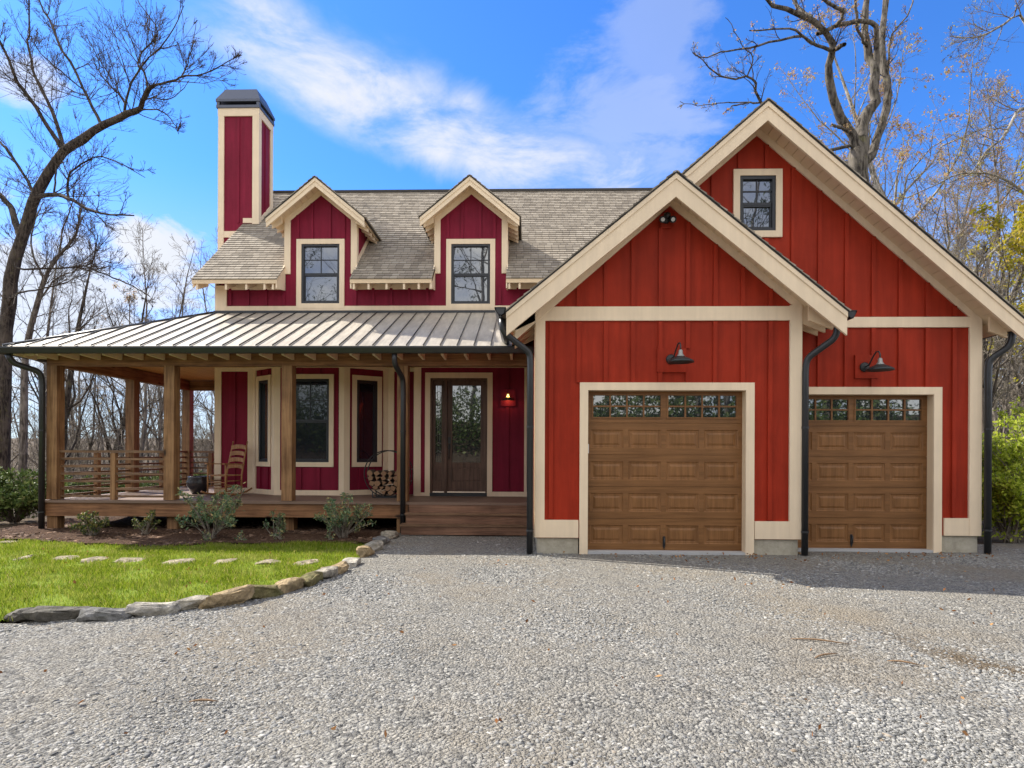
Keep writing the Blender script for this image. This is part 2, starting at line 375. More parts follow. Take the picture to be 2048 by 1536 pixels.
def thing(name, label, cat, loc=(0, 0, 0), group=None):
    o = bpy.data.objects.new(name, None); COL.objects.link(o); o.location = loc; o.empty_display_size = .2
    return tag(o, label, cat, group)
def npmesh(name, V, F, m, parent=None, smooth=False):
    V = np.asarray(V, np.float32).reshape(-1, 3) - np.array(parent_loc(parent), np.float32); F = np.asarray(F, np.int32); k = F.shape[1]
    me = bpy.data.meshes.new(name); me.vertices.add(len(V)); me.vertices.foreach_set('co', V.ravel())
    me.loops.add(F.size); me.loops.foreach_set('vertex_index', F.ravel()); me.polygons.add(len(F))
    me.polygons.foreach_set('loop_start', np.arange(0, F.size, k, dtype=np.int32))
    if smooth: me.polygons.foreach_set('use_smooth', np.ones(len(F), bool))
    me.materials.append(MT[m]); me.update(calc_edges=True)
    o = bpy.data.objects.new(name, me); COL.objects.link(o)
    if parent: o.parent = parent
    return o

class Fr:     # wall frame: u along the wall, n outward
    def __init__(s, o, u, n): s.o = Vector((*o, 0)); s.u = Vector((*u, 0)).normalized(); s.n = Vector((*n, 0)).normalized()
    def p(s, u, z, n=0.): return s.o + s.u * u + s.n * n + Vector((0, 0, z))
    def box(s, mb, u0, u1, z0, z1, n0, n1):
        return mb.hexa([s.p(u0, z0, n1), s.p(u1, z0, n1), s.p(u1, z0, n0), s.p(u0, z0, n0), s.p(u0, z1, n1), s.p(u1, z1, n1), s.p(u1, z1, n0), s.p(u0, z1, n0)])
def spans(z0, z1, cuts):
    out = [(z0, z1)]
    for a, b in cuts:
        nx = []
        for p, q in out:
            if b <= p or a >= q: nx.append((p, q)); continue
            if a > p: nx.append((p, a))
            if b < q: nx.append((b, q))
        out = nx
    return out
def wall(mb, fr, u0, u1, z0, top, holes=(), breaks=(), thick=.14, battens=(), skip=(), bw=.062, bt=.030, btop=.002):
    tf = top if callable(top) else (lambda u: top)
    us = sorted({u0, u1, *[h for o in holes for h in o[:2]], *breaks})
    us = [x for x in us if u0 <= x <= u1]
    for a, b in zip(us, us[1:]):
        mid = (a + b) / 2; cuts = [(h[2], h[3]) for h in holes if h[0] < mid < h[1]]
        for p, q in spans(z0, 99, cuts):
            ta, tb = (tf(a), tf(b)) if q == 99 else (q, q)
            if max(ta, tb) <= p + 1e-4: continue
            ta = max(ta, p); tb = max(tb, p)
            mb.hexa([fr.p(a, p), fr.p(b, p), fr.p(b, p, -thick), fr.p(a, p, -thick), fr.p(a, ta), fr.p(b, tb), fr.p(b, tb, -thick), fr.p(a, ta, -thick)])
    for u in battens:
        t = min(tf(u - bw / 2), tf(u + bw / 2)) - btop
        for p, q in spans(z0, t, [(h[2], h[3]) for h in skip if h[0] < u + bw / 2 and h[1] > u - bw / 2]):
            if q > p + .02: fr.box(mb, u - bw / 2, u + bw / 2, p, q, 0, bt)
def frange(a, b, s):
    out = []
    while a < b: out.append(a); a += s
    return out
def casing(mb, fr, u0, u1, z0, z1, w, n=.034, bottom=True, n0=0.):
    fr.box(mb, u0, u1, z1 - w, z1, n0, n); zb = z0
    if bottom: fr.box(mb, u0, u1, z0, z0 + w, n0, n); zb = z0 + w
    fr.box(mb, u0, u0 + w, zb, z1 - w, n0, n); fr.box(mb, u1 - w, u1, zb, z1 - w, n0, n)

# ------------------------------------------------------------------ the house
H = thing('house', 'red board and batten house with cream trim, wraparound porch and two garage bays', 'house')
fF = Fr((0, 9.3), (1, 0), (0, -1)); fR = Fr((0, 9.7), (1, 0), (0, -1)); fH = Fr((0, 13.7), (1, 0), (0, -1)); fB = Fr((0, 13.15), (1, 0), (0, -1))
def obj(mb, name, m, parent=None): return mb.build(name, m, parent or H)

def shingles(mb, o, udir, sdir, u0, u1, length, course=.125, gaps=None, nrm=None):
    """rows of shingle strips on a slope; gaps(s) -> list of (u0,u1) to build"""
    o = Vector(o); ud = Vector(udir).normalized(); s_ = Vector(sdir).normalized(); n = Vector(nrm) if nrm else ud.cross(s_).normalized()
    if n.z < 0: n = -n
    rng = random.Random(3); k = 0; s = 0.
    while s < length - 1e-4:
        e = min(s + course, length)
        for a, b in (gaps(s, e) if gaps else [(u0, u1)]):
            p = lambda u, q, h: o + ud * u + s_ * q + n * h
            mb.face([p(a, s, .021), p(b, s, .021), p(b, e, .006), p(a, e, .006)], [(a, k + .02), (b, k + .02), (b, k + .98), (a, k + .98)])
            mb.face([p(a, s, -.004), p(b, s, -.004), p(b, s, .021), p(a, s, .021)], [(a, k + .02), (b, k + .02), (b, k + .03), (a, k + .03)])
            for q in (a, b): mb.face([p(q, s, -.004), p(q, s, .021), p(q, e, .006), p(q, e, -.004)], [(q, k + .1), (q, k + .2), (q, k + .5), (q, k + .5)])
        s = e; k += 1
def slope_slab(mb, xc, sgn, hs, zp, pitch, y0, y1, t0, t1, x_in=0.):
    """slab between two offsets below the roof surface, one side of a gable"""
    f = lambda d, t: (xc + sgn * d, zp - pitch * d - t)
    a, b, c, d = f(x_in, t0), f(hs, t0), f(hs, t1), f(x_in, t1)
    mb.prism([(p[0], y0, p[1]) for p in (a, b, c, d)], (0, y1 - y0, 0))
def gable_roof(name, parent, xc, hs, zp, pitch, y0, y1, rake=.33, rake_w=.042, lap=.0, sof=.17, label=None, y1l=None, y1r=None, shing=True):
    sl = math.sqrt(1 + pitch * pitch)
    rf = MB()
    for sg in (-1, 1):
        ye = (y1l if sg < 0 else y1r) or y1
        e = Vector((xc + sg * (hs + .03), y0 - .035, zp - pitch * (hs + .03)))
        shingles(rf, e, (0, 1, 0), (-sg, 0, pitch), 0, ye - y0 + .035, (hs + .03) * sl)
    r = rf.build(name, 'shingle', parent)
    dk = MB(); kd = MB(); rk = MB(); so_ = MB()
    for sg in (-1, 1):
        ye = (y1l if sg < 0 else y1r) or y1
        slope_slab(dk, xc, sg, hs + .015, zp, pitch, y0 - .02, ye, .006, .03)
        slope_slab(so_, xc, sg, hs - .03, zp, pitch, y0 + rake_w, ye, .034, sof)
        slope_slab(rk, xc, sg, hs, zp, pitch, y0, y0 + rake_w, .03, rake)
        slope_slab(rk, xc, sg, hs + .004, zp, pitch, y0 - .016, y0 - .001, .03, .105)      # crown strip, proud
    dk.build('roof_edge', 'roof_edge', r); rk.build('rake_board', 'cream_trim', r)
    # soffit planking: thin butted boards across the slope under the slab
    for sg in (-1, 1):
        ye = (y1l if sg < 0 else y1r) or y1
        d = .03
        while d < hs - .06:
            e = min(d + .125, hs - .05)
            slope_slab(so_, xc, sg, e - .009, zp, pitch, y0 + rake_w + .004, min(ye, y0 + .62), sof, sof + .018, d)
            d += .125
    so_.build('soffit', 'soffit', r)
    return r

# --- garage, front bay
doorF = (.90, 3.25, .0, 2.47)
zF = lambda u: 5.546 - .82 * abs(u - 2.1) - .05
mb = MB(); bat = frange(.345, 3.95, .408)
wall(mb, fF, .12, 4.06, .24, zF, [doorF], [2.1], .16, bat, [(.75, 3.4, 0, 2.585), (.1, 4.1, 3.50, 3.73), (.1, 4.1, 0, .53), (1.93, 2.36, 2.74, 3.10), (1.97, 2.12, 4.9, 5.11)], btop=.25)
fF.box(mb, 1.93, 2.36, 2.74, 3.10, .0, .038); fF.box(mb, 1.97, 2.12, 4.90, 5.11, .0, .038)
obj(mb, 'garage_wall', 'red_siding')
mb = MB()
fF.box(mb, .108, .25, .25, 3.74 + .0, 0, .036); fF.box(mb, 3.895, 4.072, .25, 3.74, 0, .036)
fF.box(mb, .25, 3.895, 3.515, 3.725, 0, .034); fF.box(mb, .25, .76, .25, .515, 0, .034); fF.box(mb, 3.385, 3.895, .25, .515, 0, .034)
# frieze boards under the rakes
for sg in (-1, 1):
    f = lambda d, t: (2.1 + sg * d, 5.546 - .82 * d - t)
    mb.prism([(f(0, .05)[0], 9.272, f(0, .05)[1]), (f(1.98, .05)[0], 9.272, f(1.98, .05)[1]), (f(1.98, .30)[0], 9.272, f(1.98, .30)[1]), (f(0, .30)[0], 9.272, f(0, .30)[1])], (0, .028, 0))
obj(mb, 'corner_trim', 'cream_trim')
for q_ in ((.14, .76, 9.312, 9.46), (3.39, 4.04, 9.312, 9.70), (6.42, 6.96, 9.712, 9.84), (6.93, 6.955, 9.841, 18), (.135, .16, 9.461, 13)):
    mb = MB(); mb.box(*q_, -.1, .25 if q_[0] < 6 else .27); obj(mb, 'foundation', 'concrete')
# --- garage, set-back bay
doorR = (3.93, 6.265, .0, 2.45)
zR = lambda u: 6.789 - .872 * abs(u - 3.55) - .05
winG = (3.184, 3.938, 4.898, 5.957)
mb = MB(); bat = frange(.40, 6.9, .412)
wall(mb, fR, .13, 6.975, .27, zR, [doorR, (3.284, 3.838, 5.0, 5.857)], [3.55], .16, bat, [(3.7, 6.43, 0, 2.565), (4.0, 7, 3.48, 3.66), (.1, 7, 0, .55), (3.17, 3.95, 4.88, 5.97), (5.06, 5.42, 2.7, 3.06)], btop=.25)
fR.box(mb, 5.06, 5.42, 2.70, 3.06, .0, .038)
# side walls of the garage block
fE = Fr((6.975, 9.7), (0, 1), (1, 0)); fW = Fr((.12, 9.3), (0, 1), (-1, 0)); fJ = Fr((4.06, 9.3), (0, 1), (1, 0))
wall(mb, fE, .0, 8.3, .27, 3.72, thick=.12, battens=frange(.4, 8.2, .41)); wall(mb, fW, .165, 4.6, .27, 3.72, thick=.12, battens=frange(.42, 4.5, .41)); wall(mb, fJ, .165, .4, .24, 3.9, thick=.1)
wall(mb, Fr((0, 18.0), (1, 0), (0, 1)), .13, 6.975, .27, zR, breaks=[3.55])
obj(mb, 'garage_wall', 'red_siding')
mb = MB()
fR.box(mb, 6.805, 6.99, .27, 3.68, 0, .036); fR.box(mb, 4.074, 6.805, 3.49, 3.65, 0, .034); fR.box(mb, 6.43, 6.805, .27, .54, 0, .030)
fE.box(mb, 0, .14, .27, 3.68, 0, .03); fJ.box(mb, 0.0, .385, .25, 3.7, 0, .03); fW.box(mb, 0, .13, .25, 3.72, 0, .03)
for sg in (-1, 1):
    f = lambda d, t: (3.55 + sg * d, 6.789 - .872 * d - t)
    mb.prism([(f(0, .05)[0], 9.672, f(0, .05)[1]), (f(3.4, .05)[0], 9.672, f(3.4, .05)[1]), (f(3.4, .30)[0], 9.672, f(3.4, .30)[1]), (f(0, .30)[0], 9.672, f(0, .30)[1])], (0, .028, 0))
obj(mb, 'corner_trim', 'cream_trim')
mb = MB(); fF.box(mb, .90, 3.25, -.1, .045, -.3, .03); fR.box(mb, 4.08, 6.265, -.1, .04, -.3, .03); obj(mb, 'door_sill', 'slab')
gable_roof('garage_roof', H, 2.1, 2.42, 5.556, .82, 8.85, 9.74, .36, y1l=11.0, y1r=9.74)
gable_roof('garage_roof', H, 3.55, 3.75, 6.80, .872, 9.25, 18.3, .31)
# exposed rafter tails under the garage eaves
def tails_side(xw, xe, sg, zp, xc, pitch, ys, depth=.16):
    for y in ys:
        mb = MB(); zt = lambda x: zp - pitch * abs(x - xc) - .17
        mb.prism([(xw, y, zt(xw)), (xe, y, zt(xe)), (xe, y, zt(xe) - depth * .75), (xw, y, zt(xw) - depth * 1.5)], (0, .045, 0)); obj(mb, 'rafter_tail', 'soffit')
tails_side(4.075, 4.42, 1, 5.556, 2.1, .82, (9.05, 9.28, 9.52), .2)
tails_side(6.99, 7.24, 1, 6.80, 3.55, .872, (9.5, 10.1, 10.7, 11.3, 11.9, 12.5))
tails_side(.10, -.24, -1, 5.556, 2.1, .82, (9.25, 9.75, 10.25, 10.75))

# --- garage doors
def garage_door(fr, u0, u1, z0, z1, n, hz):
    mb = MB(); pz = MB(); gl = MB(); Wd = u1 - u0; Hh = (z1 - z0) / 5
    fr.box(mb, u0, u1, z0, z1, n - .05, n - .022)
    st = .075
    def cell(a, b, c, d):      # moulded raised panel
        loops = [(0, 0), (.014, -.013), (.030, -.013), (.040, -.017), (.075, -.004)]
        for (o1, h1), (o2, h2) in zip(loops, loops[1:]):
            A = [(a + o1, c + o1), (b - o1, c + o1), (b - o1, d - o1), (a + o1, d - o1)]; B = [(a + o2, c + o2), (b - o2, c + o2), (b - o2, d - o2), (a + o2, d - o2)]
            for i in range(4):
                j = (i + 1) % 4; pz.face([fr.p(*A[i], n + h1), fr.p(*A[j], n + h1), fr.p(*B[j], n + h2), fr.p(*B[i], n + h2)])
        o, h = loops[-1]; pz.face([fr.p(a + o, c + o, n + h), fr.p(b - o, c + o, n + h), fr.p(b - o, d - o, n + h), fr.p(a + o, d - o, n + h)])
    for r in range(5):
        a = z0 + r * Hh + .0025; b = z0 + (r + 1) * Hh - .0025
        if r < 4:
            lo, hi = a + .10, b - .10
            fr.box(mb, u0, u1, a, lo, n - .021, n); fr.box(mb, u0, u1, hi, b, n - .021, n)
            us = [u0 + .055 + (Wd - .055) * k / 4 for k in range(5)]
            fr.box(mb, u0, us[0], lo, hi, n - .021, n)
            for k in range(4):
                e = us[k + 1] - (.06 if k == 3 else st)
                cell(us[k], e, lo, hi); fr.box(mb, e, us[k + 1] if k < 3 else u1, lo, hi, n - .021, n)
        else:
            lo, hi = a + .085, b - .06; mid = (u0 + u1) / 2
            fr.box(mb, u0, u1, a, lo, n - .021, n); fr.box(mb, u0, u1, hi, b, n - .021, n)
            g = [(u0 + .095, mid - .06), (mid + .06, u1 - .095)]
            fr.box(mb, u0, g[0][0], lo, hi, n - .021, n); fr.box(mb, g[0][1], g[1][0], lo, hi, n - .021, n); fr.box(mb, g[1][1], u1, lo, hi, n - .021, n)
            for (p, q) in g:
                casing(mb, fr, p - .025, q + .025, lo - .02, hi + .02, .022, n + .012, True, n + .001)
                fr.box(mb, p, q, (lo + hi) / 2 - .012, (lo + hi) / 2 + .012, n - .017, n + .006)
                for k in range(1, 4):
                    x = p + (q - p) * k / 4; fr.box(mb, x - .012, x + .012, lo, hi, n - .0165, n + .0065)
                gl.face([fr.p(p, lo, n - .018), fr.p(q, lo, n - .018), fr.p(q, hi, n - .018), fr.p(p, hi, n - .018)])
    d = obj(mb, 'garage_door', 'door_x'); pz.build('raised_panel', 'door_z', d); gl.build('window_pane', 'glass_mid', d)
    hb = MB(); c = (u0 + u1) / 2
    fr.box(hb, c - .018, c + .018, hz - .03, hz + .13, n + .001, n + .008); hb.tube([fr.p(c, hz + .11, n + .006), fr.p(c, hz + .10, n + .04), fr.p(c, hz, n + .045), fr.p(c, hz - .02, n + .006)], .009, 6)
    hb.prism([fr.p(c - .014, hz - .03, n + .001), fr.p(c + .014, hz - .03, n + .001), fr.p(c, hz - .075, n + .001)], fr.n * .008)
    hb.build('handle', 'bronze', d)
    cs = MB(); w_ = .125
    fr.box(cs, u0 - w_, u1 + w_, z1, z1 + .115, 0, .036); fr.box(cs, u0 - w_, u0, .0, z1, 0, .036); fr.box(cs, u1, u1 + w_, .0, z1, 0, .036)
    cs.build('door_casing', 'cream_trim', d)
    jb = MB(); fr.box(jb, u0 - .012, u0 + .0, .0, z1, -.15, -.001); fr.box(jb, u1 - .001, u1 + .012, .0, z1, -.15, -.001); fr.box(jb, u0, u1, z1 - .001, z1 + .012, -.15, -.001)
    jb.build('door_jamb', 'soffit', d)
    return d
d1 = garage_door(fF, .90, 3.25, .045, 2.47, -.13, .13); garage_door(fR, 3.93, 6.265, .04, 2.45, -.13, .13)
mb = MB(); fF.box(mb, .90, .918, 1.52, 1.66, -.10, -.02); mb.build('door_sensor', 'white_tag', d1)

# --- windows
def window(fr, u0, u1, z0, z1, cw, glassm='glass', grid=True, single=False, n=-.03, cn=.036):
    sash = MB(); gl = MB(); cs = MB(); a, b, c, d = u0 + cw, u1 - cw, z0 + cw, z1 - cw
    casing(cs, fr, u0, u1, z0, z1, cw, cn)
    sw = .05
    casing(sash, fr, a, b, c, d, sw, .018, True, n - .02)
    gz = (c + d) / 2
    if not single:
        fr.box(sash, a + sw, b - sw, gz - .022, gz + .022, n - .018, n + .022)
        if grid:
            fr.box(sash, (a + b) / 2 - .009, (a + b) / 2 + .009, gz + .022, d - sw, n - .006, n + .012)
            q = (gz + d - sw + .022) / 2; fr.box(sash, a + sw, b - sw, q - .009, q + .009, n - .005, n + .011)
    casing(sash, fr, a + sw, b - sw, c + sw, (gz - .022) if not single else d - sw, .022, n + .018, True, n - .016)
    gl.face([fr.p(a + sw, c + sw, n - .012), fr.p(b - sw, c + sw, n - .012), fr.p(b - sw, (gz if not single else d - sw), n - .012), fr.p(a + sw, (gz if not single else d - sw), n - .012)])
    if not single: gl.face([fr.p(a + sw, gz, n - .002), fr.p(b - sw, gz, n - .002), fr.p(b - sw, d - sw, n - .002), fr.p(a + sw, d - sw, n - .002)])
    o = obj(sash, 'window', 'sash'); cs.build('window_casing', 'cream_trim', o); gl.build('window_pane', glassm, o)
    return o
window(fR, *winG, .10, 'glass')

# --- main house walls
D1, D2 = -4.67, -1.29; DW = .80
dz = lambda xc: (lambda u: 7.53 - .82 * abs(u - xc) - .06)
main_top = 5.20
mb = MB()
wd1 = (-5.215, -4.132, 4.748, 6.302); wd2 = (-1.842, -.751, 4.73, 6.285)
def hole(wn, cw=.11): return (wn[0] + cw, wn[1] - cw, wn[2] + cw, wn[3] - cw)
wall(mb, fH, -7.05, 3.5, 4.62, main_top, [hole(wd1), hole(wd2)], thick=.14, battens=frange(-6.72, .6, .405), skip=[(-5.23, -4.12, 4, 7), (-1.86, -.74, 4, 7), (-9, 9, 4, 4.82)])
wall(mb, fH, -7.05, -6.18, .58, 3.42, thick=.14, battens=[-6.62], skip=[(-9, 9, .5, .715), (-9, 9, 3.325, 3.5)])
wall(mb, fH, -3.145, -2.40, .58, 3.42, thick=.14, battens=[-2.74], skip=[(-9, 9, 3.325, 3.5)])
fG = Fr((-7.05, 13.7), (0, 1), (-1, 0))
wall(mb, fG, .141, 7.4, .58, lambda u: 5.5 + .87 * min(u, 7.4 - u), breaks=[3.7], battens=frange(.4, 7.3, .405))
wall(mb, Fr((0, 21.1), (1, 0), (0, 1)), -7.05, 3.5, .58, 5.4); wall(mb, Fr((3.5, 13.7), (0, 1), (1, 0)), .141, 7.4, .58, lambda u: 5.5 + .87 * min(u, 7.4 - u), breaks=[3.7])
obj(mb, 'house_wall', 'siding_cool_light')
# bay: three facets
bl = Fr((-6.18, 13.7), (.72, -.55), (-.55, -.72)); br = Fr((-3.965, 13.15), (.82, .55), (.55, -.82)); Lb, Rb = math.hypot(.72, .55), math.hypot(.82, .55)
bf = Fr((-5.46, 13.15), (1, 0), (0, -1)); Wf = 1.495
bwF = (.22, 1.275, 1.205, 3.20); bwL = (.15, Lb - .15, 1.205, 3.20); bwR = (.17, Rb - .15, 1.205, 3.20)
mb = MB()
for fr, L, wn, bt in ((bl, Lb, bwL, [.3, .62]), (bf, Wf, bwF, [.15, .55, .95, 1.36]), (br, Rb, bwR, [.35, .7])):
    wall(mb, fr, 0, L, .58, 3.42, [hole(wn, .1)], thick=.1, battens=bt, skip=[(wn[0] - .02, wn[1] + .02, wn[2] - .02, wn[3] + .02), (-1, 9, .5, .705), (-1, 9, 3.34, 3.5)])
obj(mb, 'bay_wall', 'siding_cool_light')
mb = MB()
for fr, L in ((bl, Lb), (bf, Wf), (br, Rb)):
    for a, b in ((-.012, .115), (L - .115, L + .012)): fr.box(mb, a, b, .59, 3.345, 0, .030)
    fr.box(mb, .115, L - .115, .59, .70, 0, .024); fr.box(mb, -.012, L + .012, 3.345, 3.42, 0, .026)
fH.box(mb, -7.062, -6.915, .59, 3.33, 0, .032); fG.box(mb, 0, .14, .59, 5.2, 0, .03); fH.box(mb, -6.31, -6.19, .59, 3.33, 0, .030)
fH.box(mb, -6.915, -6.31, .59, .71, 0, .026); fH.box(mb, -7.062, -6.19, 3.33, 3.42, 0, .026); fH.box(mb, -3.13, -3.0, .59, 3.33, 0, .03); fH.box(mb, -3.13, -2.43, 3.33, 3.42, 0, .026)
fH.box(mb, -7.062, -6.80, 4.665, 5.26, 0, .034)
fH.box(mb, -6.80, 3.4, 4.665, 4.80, 0, .030); [fH.box(mb, a_, b_, 5.17, 5.30, 0, .0285) for a_, b_ in ((-6.80, D1 - DW), (D1 + DW, D2 - DW), (D2 + DW, .9))]
fG.box(mb, 0, .16, 4.62, 5.4, 0, .03)
obj(mb, 'wall_trim', 'cream_trim')
for fr, wn in ((bl, bwL), (bf, bwF), (br, bwR)): window(fr, *wn, .10, 'glass_low', grid=fr is bf, single=fr is not bf)
window(fH, *wd1, .11, 'glass'); window(fH, *wd2, .11, 'glass')
# entry section standing forward
mb = MB(); dop = (-2.10, -.875, .62, 3.12)
wall(mb, fB, -2.43, -.0, .58, 3.42, [dop], thick=.12, battens=[-.44], skip=[(-.6, -.28, 2.5, 2.9), (-9, 9, .5, .695), (-9, 9, 3.34, 3.5)])
fB.box(mb, -.59, -.27, 2.52, 2.88, .0, .038)
Fr((-2.43, 13.15), (0, 1), (-1, 0)).box(mb, .12, .56, .58, 3.42, -.1, 0)
obj(mb, 'entry_wall', 'siding_cool_light')
mb = MB()
fB.box(mb, -2.442, -2.30, .59, 3.345, 0, .032); fB.box(mb, -2.442, -.0, 3.345, 3.42, 0, .03); fB.box(mb, -.085, -.03, .69, 3.345, 0, .026); fB.box(mb, -2.30, -2.21, .59, .665, 0, .026); fB.box(mb, -.765, .05, .59, .69, 0, .026)
Fr((-2.43, 13.15), (0, 1), (-1, 0)).box(mb, 0, .12, .59, 3.345, 0, .03); Fr((.12, 11.4), (0, 1), (-1, 0)).box(mb, 0, 1.74, .59, .69, 0, .026)
obj(mb, 'wall_trim', 'cream_trim')

# --- front door with side light
def front_door():
    d = MB(); fr = fB; n = -.06
    fr.box(d, -2.10, -2.062, .66, 3.12, -.11, .01); fr.box(d, -.913, -.875, .66, 3.12, -.11, .01); fr.box(d, -2.062, -.913, 3.08, 3.12, -.11, .01); fr.box(d, -1.80, -1.745, .66, 3.08, -.11, .005)
    def leaf(a, b, st, gz0, gz1, pz0, pz1, g):
        fr.box(d, a, a + st, .685, 3.08, n - .04, n); fr.box(d, b - st, b, .685, 3.08, n - .04, n)
        for p, q in ((.685, pz0), (pz1, gz0), (gz1, 3.08)): fr.box(d, a + st, b - st, p, q, n - .04, n)
        fr.box(d, a + st, b - st, pz0, pz1, n - .035, n - .022); fr.box(d, a + st + .03, b - st - .03, pz0 + .03, pz1 - .03, n - .0215, n - .006)
        casing(d, fr, a + st - .012, b - st + .012, gz0 - .012, gz1 + .012, .014, n + .008, True, n + .0005)
        g.face([fr.p(a + st, gz0, n - .02), fr.p(b - st, gz0, n - .02), fr.p(b - st, gz1, n - .02), fr.p(a + st, gz1, n - .02)])
    g = MB(); leaf(-1.742, -.916, .105, 1.31, 2.97, .90, 1.20, g); g2 = MB(); leaf(-2.06, -1.80, .06, 1.31, 2.97, .90, 1.20, g2)
    o = obj(d, 'front_door', 'entry_z'); g.build('door_glass', 'glass_mid', o); g2.build('sidelight_glass', 'glass_mid', o)
    cs = MB()
    fr.box(cs, -2.21, -2.10, .59, 3.12, 0, .036); fr.box(cs, -.875, -.765, .59, 3.12, 0, .036); fr.box(cs, -2.21, -.765, 3.12, 3.235, 0, .036); cs.build('door_casing', 'cream_trim', o)
    th = MB(); fr.box(th, -2.10, -.875, .592, .66, -.11, .05); th.build('threshold', 'bronze', o)
    h = MB(); fr.box(h, -1.725, -1.665, 1.72, 1.86, n + .001, n + .015); h.tube([fr.p(-1.695, 1.70, n + .01), fr.p(-1.695, 1.66, n + .06), fr.p(-1.695, 1.42, n + .06), fr.p(-1.695, 1.38, n + .005)], .011, 6)
    fr.box(h, -1.72, -1.67, 1.60, 1.70, n + .001, n + .012); h.build('handle', 'black', o)
    lead = MB()      # leading bars of the side light
    for z in (1.52, 1.70, 1.88, 2.06, 2.30, 2.55, 2.8): lead.tube([fr.p(-2.0, z, n - .014), fr.p(-1.93, z + .045, n - .014), fr.p(-1.86, z, n - .014)], .005, 5)
    lead.tube([fr.p(-1.955, 1.31, n - .014), fr.p(-1.955, 2.97, n - .014)], .004, 5); lead.tube([fr.p(-1.905, 1.31, n - .014), fr.p(-1.905, 2.97, n - .014)], .004, 5)
    lead.build('leading', 'lamp_socket', o)
front_door()

# --- main roof
ye, ze, pit = 13.2, 5.27, .87; ln = (17.4 - ye) * math.sqrt(1 + pit * pit); cs_ = 1 / math.sqrt(1 + pit * pit)
def mgaps(s, e):
    y = ye + s * cs_
    if y < 13.90 : return [(-7.35, D1 - DW - .0), (D1 + DW - .0, D2 - DW), (D2 + DW, 3.7)]
    return [(-7.35, 3.7)]
rf = MB(); shingles(rf, (0, ye, ze), (1, 0, 0), (0, 1, pit), -7.35, 3.7, ln, gaps=mgaps)
shingles(rf, (0, 21.6, ze), (1, 0, 0), (0, -1, pit), -7.35, 3.7, ln)
R = obj(rf, 'main_roof', 'shingle')
mb = MB()
for a, b in ((-7.34, D1 - DW), (D1 + DW, D2 - DW), (D2 + DW, 3.69)):
    mb = MB(); mb.prism([(a, ye + .01, ze - .005), (a, 13.7, ze + pit * .49 - .005), (a, 13.7, ze + pit * .49 - .09), (a, ye + .01, ze - .09)], (b - a, 0, 0)); mb.build('eave_board', 'soffit', R)
mb = MB()
mb.prism([(-7.34, 13.84, ze + pit * .64 - .005), (-7.34, 17.4, ze + pit * 4.2 - .005), (-7.34, 17.4, ze + pit * 4.2 - .2), (-7.34, 13.84, ze + pit * .64 - .2)], (.2, 0, 0)); mb.build('rake_soffit', 'soffit', R); mb = MB()
mb.prism([(-7.33, ye + .02, ze - .09), (-7.33, 17.4, ze + pit * 4.18 - .09), (-7.33, 17.4, ze + pit * 4.18 - .26), (-7.33, ye + .02, ze - .17)], (.035, 0, 0))
mb.build('rake_board', 'soffit', R)
mb = MB(); mb.box(-7.36, 3.72, 17.33, 17.47, ze + pit * 4.2 - .02, ze + pit * 4.2 + .045); mb.build('ridge_cap', 'roof_edge', R)
for x in [-7.26, -6.62, -6.17, -5.77, -5.585, -3.815, -3.49, -3.10, -2.72, -2.40, -2.14, -.44, -.22, .2]:
    mb = MB(); w_ = .042
    mb.prism([(x, ye + .03, ze - .091), (x, 13.69, ze + pit * .44 - .091), (x, 13.69, ze - .02), (x, ye + .03, ze - .215)], (w_, 0, 0)); obj(mb, 'rafter_tail', 'cream_trim')

